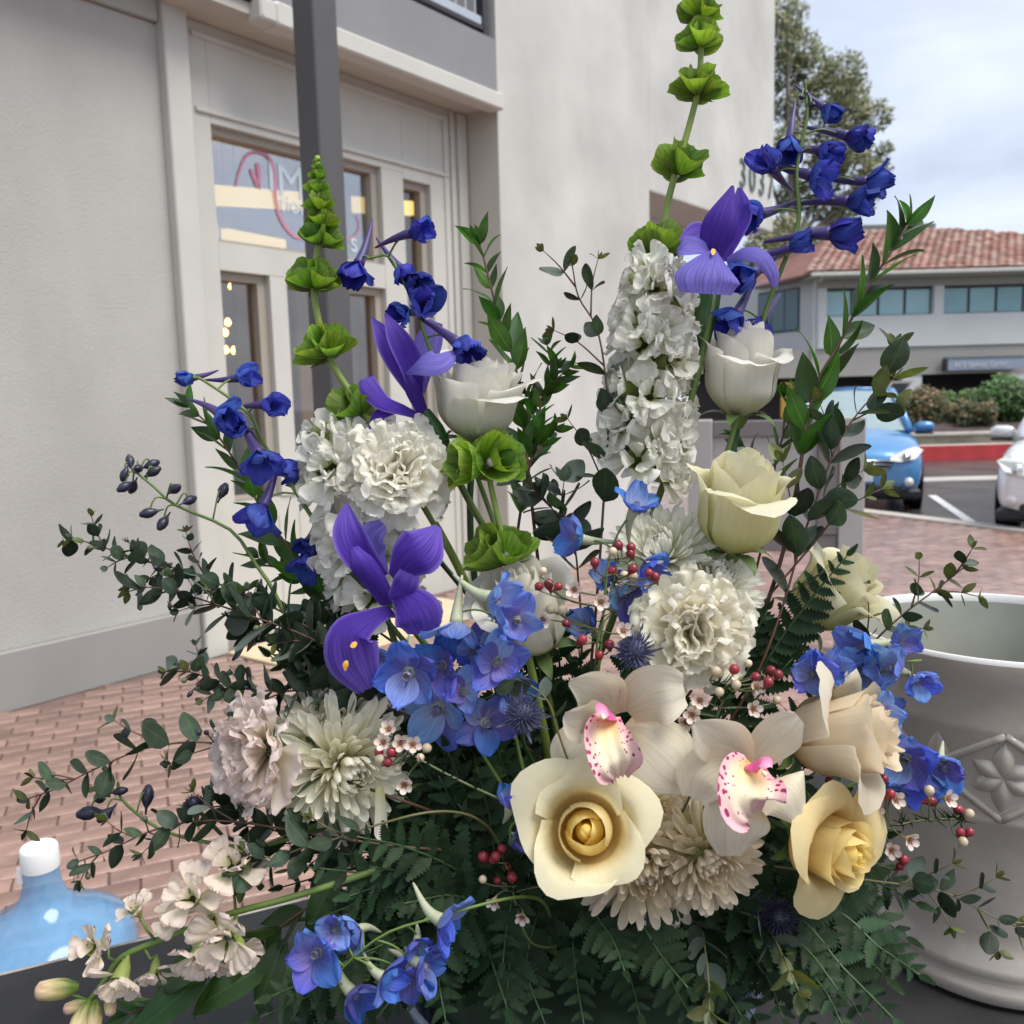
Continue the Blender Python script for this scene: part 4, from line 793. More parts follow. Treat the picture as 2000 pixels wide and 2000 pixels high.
def stamen_mesh():
    mb = MB(); mb.lathe([(0.0, 0.13), (0.15, 0.14), (0.2, 0.08)], 10)
    for k in range(10):
        a = k*0.628; mb.tube([V((0.24*math.cos(a), 0.24*math.sin(a), 0.08)), V((0.22*math.cos(a), 0.22*math.sin(a), 0.22))], 0.03, 4)
    return mesh('centre', mb.v, mb.f, M_waxc, True, mb.uv)
WCEN = stamen_mesh()
WPET = bmesh_of('petal', M_wax, lambda u: 0.42*math.sqrt(max(0, 1-(2*u-1)**2))**0.8+0.01, curl=0.5, cup=0.3, nu=5, nv=4)
DBUD = lathe_mesh('bud', [(0.0, 0.62), (0.16, 0.55), (0.34, 0.2), (0.36, -0.1), (0.22, -0.42), (0.08, -0.65), (0.05, -1.0)], M_budd)
SBUD = {m: lathe_mesh('bud', [(0.0, 0.62), (0.14, 0.60), (0.26, 0.50), (0.29, 0.30), (0.31, 0.05), (0.29, -0.2), (0.2, -0.42), (0.08, -0.6)], mm, 14) for m, mm in ((M_stock, petal_mat('stock_bud', (0.62, 0.64, 0.42), (0.40, 0.46, 0.16), (0.17, 0.26, 0.05), 0.2, 0.35, 0.6, 0.15, 12.0)), (M_stockp, petal_mat('stock_bud_blush', (0.74, 0.42, 0.40), (0.62, 0.50, 0.26), (0.18, 0.27, 0.05), 0.2, 0.45, 0.6, 0.15, 12.0, pos=(0.0, 0.5, 0.85))))}
CALY = lathe_mesh('calyx', [(0.30, 0.42), (0.27, 0.2), (0.2, -0.1), (0.1, -0.3), (0.05, -0.45)], M_calyx)
def spur_mesh(mat, l, bend):
    mb = MB(); pts = crom([V((0, 0, 0.16)), V((0, 0, -0.1)), V((0, bend*0.15, -0.5*l)), V((0, bend*0.5, -l))], 4); n = len(pts)
    mb.tube(pts, [0.02]+[0.115*(1-i/(n-1))**0.8+0.020 for i in range(1, n)], 8); return mesh('floret', mb.v, mb.f, mat, True, mb.uv)
SPUR = {'dark': [spur_mesh(M_spur, 1.05, b) for b in (0.35, -0.25)], 'sky': [spur_mesh(M_pale, 0.72, b) for b in (0.6, -0.45)]}
def eye_mesh(mat):
    mb = MB()
    for k in range(5):
        a = k*1.2566+0.4; v, f, u = blade(oval(0.3), curl=0.9, cup=0.4, nu=4, nv=3); m = Matrix.Rotation(a, 4, 'Z') @ Matrix.Rotation(-1.0, 4, 'Y') @ Matrix.Scale(0.26, 4); mb.add([m @ x for x in v], f, u)
    return mesh('eye', mb.v, mb.f, mat, True, mb.uv)
EYE = {'dark': eye_mesh(M_eyed), 'sky': eye_mesh(M_eye)}
def bell_mesh(k):
    def fn(u, v):
        a = v*math.pi; lob = 1+0.035*u**6*math.cos(5*a+k)+0.06*u**2*math.sin(2*a+k*2)+0.03*u*u*math.sin(3*a+k); r = (0.08+0.42*math.sin(u*1.5)**0.8+0.05*u**6)*lob
        z = 0.74*u+0.05*u**6*math.cos(5*a+k)+0.09*u*u*math.sin(2*a+k); return (r*math.cos(a)*1.05, r*math.sin(a), z)
    v, f, uv = grid(7, 20, fn); return mesh('bell', v, f, M_bell, True, uv)
BELL = [bell_mesh(k) for k in (0.0, 1.1, 2.3)]
BFLO = lathe_mesh('floret', [(0.0, 0.42), (0.10, 0.40), (0.13, 0.30), (0.08, 0.15), (0.05, 0.02)], surf('bell_floret', (0.62, 0.52, 0.54), 0.6, 0.2, 90), 8)
BLEAF = bmesh_of('bract', M_bell, lanc, curl=0.4, fold=0.3, nu=6, nv=4)

# ---- where the stems stand
G = PG(1130, 2040, 1.0)
FZ = 1.085
def foot(k=None): a = rnd(0, 6.283); r = 0.075*math.sqrt(rnd(0, 1)); return V((G.x+r*math.cos(a), G.y+r*math.sin(a), FZ))
def stem_curve(head, back, ft, n=6, k=0.35):
    L = (head-ft).length; c1 = head+V(back).normalized()*L*k; c2 = ft+V((0, 0, 1))*L*0.35+(head-ft)*0.12
    out = []
    for i in range(n*2+1):
        t = i/(n*2); out.append(head*(1-t)**3+c1*3*t*(1-t)**2+c2*3*t*t*(1-t)+ft*t**3)
    return out
S = lambda px, d: px*d/FPX
def flower(name, label, cat, group=None): 
    ft = foot(); t = thing(name, label, cat, ft, group); return t, ft
def add_stem(t, head, back, ft, r=0.0028, mat=None, k=0.35, name='stem'):
    mb = MB(); mb.tube(stem_curve(head, back, ft, 6, k), [r, r*1.15], 7); return mb.build(name, mat or M_stemd, t, smooth=True)

def rose(label, px, py, d, wpx, hpx, ax, mats, n=22, fo=0.15, fi=-0.55, roll=0.25, outer=3, ofl=0.6, seed=0, group=None, rin0=0.10, low=1.0, inner_n=6, ospan=135, sk=0.40, rp=0.8, hv=0.28):
    t, ft = flower('rose', label, 'rose', group); rs = random.Random(seed); z = A(*ax); Rr, Hh = S(wpx, d)/2, S(hpx, d)
    F = frame(P(px, py, d)-z*Hh*0.5, z, rs.uniform(0, 6))
    for i in range(n):
        q = i/(n-1); phi = i*2.39996; isout = i >= n-outer
        rin = rin0+(1-rin0)*q**rp; flare = fi+(fo-fi)*q**0.7; hh = (1.04 if q < 0.45 else 1.0)-0.06*rs.random(); skew = 0.0; span = R(205)-R(70)*q; rl = roll*max(0, q-0.35)/0.65
        if isout: flare = ofl*rs.uniform(0.75, 1.25); rl = roll*rs.uniform(1.2, 2.2); hh = low*rs.uniform(1-hv, 1.0); span = R(ospan); skew = rs.uniform(-0.13, 0.13)
        elif q > 0.5: hh *= 1-(1-low)*(q-0.5)
        sd = rs.uniform(0, 20); tilt = rs.uniform(-0.05, 0.05)
        def fn(u, v):
            s = u*(1+skew*v)*(1-(0.25 if not isout else 0.17)*abs(v)**2.2+(0.04 if isout else 0.012)*math.exp(-(v/0.25)**2)*u)
            r = rin*Rr*(0.22+0.78*math.sin(min(1, s/sk)*math.pi/2)**0.8) if s < sk else rin*Rr*(1+flare*((s-sk)/(1-sk))**1.5)
            zz = Hh*hh*s
            if s > 0.74: k = (s-0.74)/0.26; r += Rr*rl*0.55*k*k; zz -= Hh*rl*0.30*k**2.2
            wob = noise.noise((u*2.2+sd, v*1.8, sd))*0.075*u+noise.noise((u*6+sd, v*7, sd))*0.022*u*u; r *= 1+0.055*v+wob; zz += Hh*0.03*noise.noise((v*5+sd, sd, 1.0))*u**3
            if isout: zz += Hh*0.05*math.sin(v*4+sd)*u**3; r += Rr*0.05*math.sin(v*5+sd)*u**4
            a = phi+v*span*0.5*(1-0.10*s)+tilt*u; return (r*math.cos(a), r*math.sin(a), zz)
        vs, fs, uv = grid(12, 14, fn); m = mats[0] if i < inner_n else (mats[1] if i < n-outer else mats[2])
        put('petal', mesh('petal', vs, fs, m, True, uv), t, F)
    mb = MB(); mb.lathe([(Rr*0.20, Hh*0.45), (Rr*(rin0+0.07), Hh*0.75), (Rr*(rin0+0.05), Hh*0.92), (Rr*0.03, Hh*0.965), (0.0, Hh*0.965)], 14, F); mb.build('heart', mats[0], t, smooth=True)
    mb = MB(); mb.lathe([(Rr*0.02, -Rr*0.42), (Rr*0.16, -Rr*0.34), (Rr*0.27, -Rr*0.12), (Rr*0.30, Rr*0.05)], 12, F); mb.build('hip', M_sepal, t, smooth=True)
    for k in range(5):
        vs, fs, uv = blade(lanc, curl=-0.9, tip=-0.8, fold=0.2, nu=6, nv=3); put('sepal', mesh('sepal', vs, fs, M_sepal, True, uv), t, radial(F, k*1.2566+0.3, R(15), Rr*0.22, 0, Rr*1.0))
    add_stem(t, F @ V((0, 0, -Rr*0.35)), -z, ft, S(7, d)); return t
def head_carnation(label, px, py, d, size, ax, m, n=58, squash=1.0, group=None):
    t, ft = flower('carnation', label, 'carnation', group); z = A(*ax); s = S(size, d)/2; F = frame(P(px, py, d)-z*s*0.45, z, rnd(0, 6))
    for i in range(n):
        q = (i+0.5)/n; el = R(88-86*q**0.85)+rnd(-.14, .14); L = s*(0.66+0.42*q)*rnd(0.9, 1.08)
        put('petal', random.choice(CARP[m]), t, radial(F, i*2.39996+rnd(-.2, .2), el, s*0.05, s*0.02, L, L*squash*rnd(1.25, 1.65), rnd(-.3, .3)))
    mb = MB(); mb.lathe([(s*0.03, -s*0.75), (s*0.17, -s*0.68), (s*0.22, -s*0.3), (s*0.26, s*0.02)], 12, F); mb.build('calyx', M_stem, t, smooth=True)
    add_stem(t, F @ V((0, 0, -s*0.7)), -z, ft, S(6, d)); return t
def head_mum(label, px, py, d, size, ax, m, n=110, e0=86, e1=-12, incurve=1.0, group=None, extra=()):
    t, ft = flower('chrysanthemum', label, 'chrysanthemum', group); z = A(*ax); s = S(size, d)/2; F = frame(P(px, py, d)-z*s*0.3, z, rnd(0, 6))
    for i in range(n):
        q = (i+0.5)/n; el = R(e0+(e1-e0)*q**0.75)+rnd(-.09, .09); L = s*(0.30+0.72*q**0.65)*rnd(0.92, 1.06)
        k = 3 if q < 0.35 else (0 if q < 0.6 else (1 if q < 0.85 else 2))
        put('petal', MUMP[m][k], t, radial(F, i*2.39996+rnd(-.15, .15), el, s*(0.03+0.08*q), -s*0.05*q, L, L*rnd(0.85, 1.1)*(1.25-0.35*q), rnd(-.3, .3)))
    for (x, y, ln, dx, dy) in extra: put('petal', MUMP[m][1], t, lframe(P(x, y, d), A(dx, dy, 0), A(0, 0, 1), S(ln, d), S(ln, d)*1.5))
    mb = MB(); mb.lathe([(s*0.03, -s*0.36), (s*0.15, -s*0.3), (s*0.24, -s*0.1), (s*0.22, s*0.06), (0.0, s*0.1)], 12, F); mb.build('receptacle', M_calyx, t, smooth=True)
    add_stem(t, F @ V((0, 0, -s*0.33)), -z, ft, S(6, d)); return t
def floret(t, pos, ax, size, kind, el=0.45, spin=None, spur=True, n=5, pale=None):
    F = frame(pos, ax, rnd(0, 6) if spin is None else spin, size); o = put('floret', random.choice(SPUR[kind]), t, F)
    ms = DPET[kind] if pale is None else DPET[kind][pale*3:pale*3+3]
    for k in range(n): put('petal', random.choice(ms), o, radial(F, k*6.2832/n+rnd(-.12, .12), el+rnd(-.16, .16)+(0.18 if k % 2 else 0), 0.05, 0.08, rnd(0.56, 0.66), rnd(0.56, 0.68)))
    put('eye', EYE[kind], o, F @ Matrix.Translation((0, 0, 0.06))); return o
def delphinium(label, path, d, fl, kind, size, el, buds=(), group=None, smat=None, r0=5.5, budsize=20, tofoot=True, dd=0.0, pale=None):
    """path: px points from tip down; fl: (cup x, cup y, tail x, tail y or None, scale)"""
    t, ft = flower('delphinium', label, 'delphinium', group); n_ = len(path)
    pts = [P(x, y, d+dd*i/max(1, n_-1)) for i, (x, y) in enumerate(path)]
    if tofoot: last = pts[-1]; dr = (pts[-1]-pts[-2]).normalized(); pts += stem_curve(last, dr, ft, 4, 0.4)[1:]
    c = crom(pts, 3); mb = MB(); mb.tube(c, [S(r0*0.35, d), S(r0*1.1, d)], 7); top = c[:3*n_]
    for f in fl:
        x, y, tx, ty, sc = f[:5]; dz = f[5] if len(f) > 5 else rnd(-0.02, 0.015); p = P(x, y, d+dz); s = S(size*sc, d)
        if tx is not None: a = (p-P(tx, ty, d+dz+0.004)).normalized()+A(0, 0, 1)*0.35
        else:
            near = min(c, key=lambda q: (q-p).length); out = (p-near); a = (out.normalized() if out.length > 1e-4 else rvec())*0.45+A(rnd(-.3, .3), rnd(-.3, .3), 1)*0.9
        a.normalize(); p0 = p-a*s*0.15; floret(t, p0, a, s, kind, el+rnd(-.1, .1), None, pale=pale)
        near = min(top, key=lambda q: (q-(p0-a*s*0.1)).length+max(0, (q.z-p0.z))*0.6); b0 = p0-a*s*0.08
        mb.tube(crom([near, near.lerp(b0, 0.5)+V((0, 0, 0.1*(near-b0).length)), b0], 4), S(2.2, d), 5)
    for (x, y, sc) in buds:
        p = P(x, y, d+rnd(-.01, .01)); near = min(top, key=lambda q: (q-p).length); a = (p-near); a = a.normalized() if a.length > 1e-4 else V((0, 0, 1)); s = S(budsize*sc, d)
        put('bud', DBUD, t, frame(p, a+rvec()*0.5, rnd(0, 6), s)); mb.tube(crom([near, near.lerp(p, 0.6)+V((0, 0, 0.006)), p], 3), S(1.8, d), 5)
    mb.build('stem', smat or M_stem, t, smooth=True); return t
def stock(label, path, d, rad, nfl, m, fsize, buds=(), blen=0, group=None, flist=None, bias=0.6):
    t, ft = flower('stock', label, 'stock', group); pts = [P(x, y, d) for x, y in path]; npath = len(pts)
    dr = (pts[-1]-pts[-2]).normalized(); pts += stem_curve(pts[-1], dr, ft, 4, 0.35)[1:]; c = crom(pts, 4); cc = c[:4*(npath-1)+1]
    mb = MB(); mb.tube(c, [S(5, d), S(9, d)], 8)
    spots = []
    if flist: spots = [(P(x, y, d-dz), A(ax, ay, az), sc) for x, y, dz, ax, ay, az, sc in flist]
    else:
        for i in range(nfl):
            q = (i+0.5)/nfl; p = cc[min(len(cc)-1, int(q*(len(cc)-1)))]; tg = (cc[0]-cc[-1]).normalized(); x = tg.cross(A(0, 0, 1)).normalized(); y = x.cross(tg); a = i*2.39996
            o = x*math.cos(a)+y*math.sin(a); o = (o+A(0, 0, 1)*bias*0.5+tg*0.25).normalized(); k = 0.55+0.45*min(1, q*3); spots.append((p+o*S(rad, d)*k+tg*rnd(-.006, .006), o, (0.7+0.3*min(1, q*4))*rnd(0.9, 1.1)))
    for p, o, sc in spots:
        s = S(fsize*sc, d)/2; F = frame(p-o*s*0.35, o+rvec()*0.18, rnd(0, 6), s); f = put('floret', CALY, t, F)
        for k in range(8):
            q = k/7; put('petal', random.choice(STKP[m]), f, radial(F, k*(1.5708 if k > 2 else 2.0)+(0.4 if k > 5 else 0), R(72-62*q)+rnd(-.2, .2), 0.10, 0.30-0.1*q, 0.5+0.52*q, 0.62+0.6*q, rnd(-.3, .3)))
        near = min(cc, key=lambda z: (z-p).length); mb.tube([near, near.lerp(F.translation, 0.5)+V((0, 0, -0.002)), F @ V((0, 0, -0.4))], S(3, d), 5)
    for x, y, sc in buds:
        p = P(x, y, d-rnd(0, 0.01)); near = min(cc, key=lambda z: (z-p).length); a = (p-near); a = (a.normalized() if a.length > 1e-4 else V((0, 0, 1)))+(cc[0]-cc[2]).normalized()*0.6; put('bud', SBUD[m], t, frame(p, a, 0, S(40*sc, d))); mb.tube([near, p], S(3, d), 5)
    mb.build('stem', M_stem, t, smooth=True); return t
def bells(label, path, d, whorls, tiplen=0, group=None):
    t, ft = flower('bells_of_ireland', label, 'bell flower', group); pts = [P(x, y, d) for x, y in path]; npath = len(pts)
    dr = (pts[-1]-pts[-2]).normalized(); pts += stem_curve(pts[-1], dr, ft, 4, 0.4)[1:]; c = crom(pts, 4); cc = c[:4*(npath-1)+1]
    mb = MB(); mb.tube(c, [S(5, d), S(11, d)], 8); mb.build('stem', surf('bell_stem', (0.22, 0.30, 0.055), 0.5, 0.15, 30), t, smooth=True)
    for (x, y, size, n, el) in whorls:
        p = P(x, y, d); near = min(cc, key=lambda q: (q-p).length); i = cc.index(near); tg = (cc[max(0, i-1)]-cc[min(len(cc)-1, i+1)]).normalized(); s = S(size, d); a0 = rnd(0, 6)
        F = frame(p, tg, a0, 1.0)
        for k in range(n):
            a = k*6.2832/n+rnd(-.25, .25); o = F.to_3x3() @ V((math.cos(a)*math.cos(el), math.sin(a)*math.cos(el), math.sin(el))); o.normalize(); B_ = frame(p+o*s*0.10, o+rvec()*0.15, rnd(0, 6), s*rnd(0.85, 1.1))
            b = put('bell', random.choice(BELL), t, B_)
            if size > 80: put('floret', BFLO, b, B_)
        for k in range(max(2, n//2)):
            a = rnd(0, 6.28); o = F.to_3x3() @ V((math.cos(a), math.sin(a), rnd(-.5, 0.4))); put('bract', BLEAF, t, lframe(p, o, tg, s*rnd(0.6, 1.0)))
    return t
def branch(name, label, cat, path, d, leaves, l0, l1, step, kind, twigs=0, tl=90, tofoot=True, dd=0.0, r0=3.5, group=None, smat=None, pairs=True, tips=0.2, open_=0.95, buds=0):
    """leafy branch; path px from tip down; leaf length px runs from l0 (tip) to l1 (foot)"""
    t, ft = flower(name, label, cat, group); n_ = len(path)
    pts = [P(x, y, d+dd*(1-i/max(1, n_-1))) for i, (x, y) in enumerate(path)]
    main = crom(pts, 6); full = pts[:]
    if tofoot: full = pts+stem_curve(pts[-1], (pts[-1]-pts[-2]).normalized(), ft, 4, 0.4)[1:]
    c = crom(full, 4); mb = MB(); mb.tube(c, [S(r0*0.4, d), S(r0*1.2, d)], 6); cnt = 0
    def leaf_run(cv, l0, l1, st, tipn):
        nonlocal cnt
        acc, k = 0.0, 0; tot = sum((cv[i+1]-cv[i]).length for i in range(len(cv)-1)); nxt = 0.0; ph = rnd(0, 6)
        for i in range(len(cv)-1):
            seg = (cv[i+1]-cv[i]).length
            while nxt <= acc+seg and cnt < 280:
                f = (nxt-acc)/max(seg, 1e-6); p = cv[i].lerp(cv[i+1], f); q = nxt/max(tot, 1e-6); up = (cv[i]-cv[i+1]).normalized(); x = up.cross(A(0, 0, 1)); x = x.normalized() if x.length > 1e-3 else up.orthogonal().normalized(); y = x.cross(up)
                L = S(l0+(l1-l0)*q, d)*rnd(0.78, 1.2); ph += 1.5708 if pairs else 2.39996
                for sg in ((0, math.pi) if pairs else (0,)):
                    a = ph+sg+rnd(-.3, .3); o = x*math.cos(a)*1.15+y*math.sin(a)*0.8; dr = (o*math.sin(open_+rnd(-.2, .2))+up*math.cos(open_)).normalized()
                    mm = EUCT if (leaves is EUCL and q < tipn) else leaves
                    put('leaf', random.choice(mm), t, lframe(p, dr, (up*1.0-dr*0.4+rvec()*0.55), L)); cnt += 1
                k += 1; nxt += S(st*(0.75+0.5*q), d)*rnd(0.85, 1.15)
            acc += seg
        e = cv[0]; u = (cv[0]-cv[1]).normalized()
        for j in range(2): put('leaf', random.choice(EUCT if leaves is EUCL and tipn > 0.1 else leaves), t, lframe(e, u+rvec()*0.45, rvec(), S(l0*0.7, d))); cnt += 1
    leaf_run(main, l0, l1, step, tips)
    for k in range(twigs):
        q = (k+0.6)/(twigs+0.3); i = min(len(main)-2, int(q*(len(main)-1))); p = main[i]; up = (main[i]-main[i+1]).normalized(); x = up.cross(A(0, 0, 1)).normalized(); sg = 1 if k % 2 else -1
        dr = (up*0.85+x*sg*rnd(0.35, 0.8)+A(0, 0, 1)*rnd(-.35, .45)).normalized(); L = S(tl*rnd(0.6, 1.15)*(0.6+0.6*q), d)
        e = p+dr*L+V((0, 0, rnd(-.006, .008))); tw = crom([e, p.lerp(e, 0.5)+up*L*0.08, p], 5); mb.tube(tw, [S(r0*0.25, d), S(r0*0.6, d)], 5); leaf_run(tw, l0*0.8, (l0+l1)*0.5, step, tips*2)
    for k in range(buds):
        i = random.randrange(len(main)-1); p = main[i]; e = p+(A(rnd(-1, 1), rnd(-1, 1), rnd(-.3, .8)))*S(rnd(22, 46), d); mb.tube([p, e], S(1.5, d), 4); put('bud', DBUD if rnd(0, 1) < 0.3 else EBUD, t, frame(e, e-p, 0, S(13, d)))
    mb.build('stem', smat or M_twig, t, smooth=True); return t
EBUD = lathe_mesh('bud', [(0.0, 0.5), (0.25, 0.45), (0.42, 0.15), (0.4, -0.15), (0.2, -0.45), (0.08, -0.8)], surf('gum_bud', (0.10, 0.11, 0.06), 0.5, 0.2, 80, objvar=0.3))
def fern(label, pts, length_pinna, group='fern fronds', n=15, nh=None, ft=None):
    b = V(pts[-1]); t = thing('fern_frond', label, 'fern', b, group); c = crom(pts, 6); mb = MB(); mb.tube(c, [0.0005, 0.0016], 5); mb.build('stem', M_stemd, t, smooth=True); N = len(c)-1
    nh = V(nh) if nh else V((0, 0, 1))
    put('leaflet', PINN[0], t, lframe(c[0], c[0]-c[1], nh, length_pinna*0.32))
    for i in range(n):
        q = ((i+0.6)/n)**0.9*0.86; k = q*N; j = min(N-1, int(k)); p = c[j].lerp(c[j+1], k-j); up = (c[j]-c[j+1]).normalized(); x = nh.cross(up); x = x.normalized() if x.length > 1e-3 else up.orthogonal().normalized()
        L = length_pinna*min(1.0, 0.20+1.35*q)*(1.0 if q < 0.7 else 1-0.5*(q-0.7))
        for sg in (-1, 1): put('leaflet', random.choice(PINN), t, lframe(p, x*sg*0.86+up*0.5+rvec()*0.07, nh+rvec()*0.22, L*rnd(0.88, 1.1)))
    return t
def wax(label, trunk, d, flowers, buds, fs=44, group=None, needles=40):
    t, ft = flower('waxflower_sprig', label, 'waxflower', group); pts = [P(x, y, d) for x, y in trunk]
    c = crom(pts+stem_curve(pts[-1], (pts[-1]-pts[-2]).normalized(), ft, 3, 0.35)[1:], 4); cc = c[:4*(len(pts)-1)+1]; mb = MB(); mb.tube(c, [S(2, d), S(4, d)], 6)
    def ped(p, a): near = min(cc, key=lambda q: (q-p).length+0.5*max(0, q.z-p.z)); mb.tube(crom([near, near.lerp(p, 0.6)-a*0.003, p], 3), S(1.6, d), 5)
    for x, y, ax, ay, az in flowers:
        p = P(x, y, d-rnd(0, .012)); a = A(ax, ay, az); s = S(fs, d)/2; F = frame(p, a, rnd(0, 6), s); f = put('flower', WCUP, t, F); put('centre', WCEN, f, F)
        for k in range(5): put('petal', WPET, f, radial(F, k*1.2566, R(28)+rnd(-.15, .15), 0.26, 0.12, 0.68, 0.72))
        ped(F @ V((0, 0, -0.7)), a)
    for x, y, k in buds:
        p = P(x, y, d-rnd(-.008, .012)); a = (A(rnd(-.6, .6), rnd(.1, 1), rnd(0, .8))); put('bud', WBUD[k], t, frame(p, a, 0, S((22 if k < 2 else 21)*rnd(.85, 1.1), d))); ped(p-a*S(12, d), a)
    mb.build('stem', surf('wax_stem', (0.11, 0.13, 0.05), 0.5, 0.25, 60), t, smooth=True)
    nb = MB()
    for _ in range(needles):
        p = random.choice(cc)+rvec()*S(4, d); a = (rvec()+V((0, 0, 0.4))).normalized(); nb.tube([p, p+a*S(rnd(16, 34), d)], [S(1.6, d), S(0.5, d)], 4)
    o = nb.build('needle', M_fern, t); o['kind'] = 'stuff'; return t
def thistle(label, px, py, d, size, ax=(0, .5, .8), group=None, mat=None):
    t, ft = flower('sea_holly', label, 'thistle', group); z = A(*ax); s = S(size, d)/2; c = P(px, py, d); mb = MB(); F = frame(c, z, 0, s)
    mb.lathe([(0.0, 0.75), (0.35, 0.62), (0.52, 0.2), (0.5, -0.2), (0.3, -0.5), (0.08, -0.6)], 14, F); mb.build('cone', mat or M_this, t, smooth=True)
    nb = MB()
    for i in range(150):
        q = (i+0.5)/150; th = math.acos(1-1.6*q); a = i*2.39996; o = V((math.sin(th)*math.cos(a), math.sin(th)*math.sin(a), math.cos(th))); b = o*0.5; nb.tube([F @ b, F @ (o*rnd(.78, 1.0)+V((0, 0, .06)))], [s*0.05, s*0.022], 4)
    o = nb.build('spike', mat or M_this, t); o['kind'] = 'stuff'
    for k in range(9): vs, fs, uv = blade(lambda u: 0.09*(1-u)**0.6*(1+0.5*math.sin(u*25)), curl=0.5, fold=0.4, nu=8, nv=4); put('bract', mesh('bract', vs, fs, mat or M_this, True, uv), t, radial(F, k*0.698+rnd(-.2, .2), R(10)+rnd(-.2, .3), 0.25, -0.35, rnd(1.1, 1.5)))
    add_stem(t, F @ V((0, 0, -0.55)), -z, ft, S(4, d)); return t
def px_petal(t, name, mat, d, pts, widths, nh=(0, 0, 1), cup=0.0, ruf=0.0, rf=3.0, seed=0.0, fold=0.0, n=5, nv=8, par=None, rd=0.0):
    """petal laid along measured points (px, px, metres towards the viewer)"""
    nhs = [A(*h) for h in nh] if isinstance(nh, list) else A(*nh)
    vs, fs, uv = ribbon([P(x, y, d-z) for x, y, z in pts], [S(w, d) for w in widths], nhs, cup, S(ruf, d), rf, n, nv, seed, fold, rd)
    return put(name, mesh(name, vs, fs, mat, True, uv), par or t)
# ================================================================ table, pot, bottle, vase
M_table = surf('table_top', (0.030, 0.030, 0.031), 0.75, 0.25, 14.0, 0.3, 160.0, bdist=0.002, spec=0.25); M_tedge = surf('worn_edge', (0.42, 0.38, 0.33), 0.8, 0.5, 30.0, c2=(0.07, 0.06, 0.06))
E0, E1 = PG(0, 1898, 1.0), PG(308, 1822, 1.0); ed = (E1-E0).normalized(); en = V((ed.y, -ed.x, 0)); TA = E0-ed*0.45
TM = Matrix.Translation((TA.x, TA.y, 0)) @ Matrix((ed, -en, V((0, 0, 1)))).transposed().to_4x4()
table = thing('display_table', 'dark charcoal display table with a worn pale edge', 'table', (TA.x, TA.y, 0.012))
mb = MB(); mb.box((0, -0.66, 0.965), (1.9, -0.004, 1.0), TM, 0.003); mb.build('table_top', M_table, table)
mb = MB(); mb.box((0, -0.0035, 0.966), (1.9, 0.0, 0.9985), TM); mb.build('edge_strip', M_tedge, table)
for x in (0.05, 1.79):
    for y in (-0.61, -0.10):
        mb = MB(); mb.box((x, y, 0.012), (x+0.06, y+0.06, 0.963), TM, 0.004); mb.build('leg', M_post, table)
mb = MB(); mb.box((0.05, -0.06, 0.86), (1.85, -0.04, 0.963), TM); mb.build('apron', M_post, table)

pc = P(1955, 1216, 0.78); PR, PZ = 0.127, pc.z; PH = PZ-1.0
M_pot = surf('pot_glaze', (0.47, 0.41, 0.35), 0.26, 0.14, 9.0, 0.08, 60.0, coat=0.5); M_potl = surf('pot_rim_glaze', (0.66, 0.65, 0.62), 0.25, 0.04, 9.0, coat=0.6)
pot = thing('plant_pot', 'large glazed stone white pot with embossed diamond flower band', 'pot', (pc.x, pc.y, 1.0))
PT = Matrix.Translation((pc.x, pc.y, 1.0))
prof = [(0.0, 0.001), (0.098, 0.001), (0.103, 0.006), (0.104, 0.016), (0.099, 0.021), (0.101, 0.026), (0.101, 0.034), (0.095, 0.040), (0.0955, 0.06), (0.099, 0.12), (0.1045, 0.155), (0.106, 0.158), (0.107, 0.163), (0.1055, 0.166), (0.111, 0.20), (0.1155, 0.232), (0.1165, 0.235), (0.1175, 0.24), (0.1165, 0.244), (0.119, 0.262), (0.122, 0.275), (0.1268, PH-0.010), (0.127, PH-0.004)]
mb = MB(); mb.lathe(prof, 72, PT); mb.build('body', M_pot, pot, smooth=True)
mb = MB(); mb.lathe([(0.127, PH-0.0039), (0.1262, PH-0.0006), (0.124, PH), (0.1215, PH-0.0012), (0.1205, PH-0.008)], 72, PT); mb.build('rim', M_potl, pot, smooth=True)
mb = MB(); mb.lathe([(0.1205, PH-0.0081), (0.111, PH-0.06), (0.099, 0.17), (0.088, 0.08), (0.082, 0.03), (0.0, 0.03)], 72, PT); mb.build('inner_wall', surf('pot_inside', (0.33, 0.335, 0.285), 0.35, 0.12, 14.0), pot, smooth=True)
def pr_at(z):
    for (r0, z0), (r1, z1) in zip(prof, prof[1:]):
        if z0 <= z <= z1 and z1 > z0: return r0+(r1-r0)*(z-z0)/(z1-z0)
    return 0.115
def pot_pt(a, z, o=0.0): r = pr_at(z)+o; return V((pc.x+r*math.cos(a), pc.y+r*math.sin(a), 1.0+z))
fa = math.atan2(-pc.y, -pc.x)+R(3); zc, zh, ah = 0.2, 0.036, R(27)
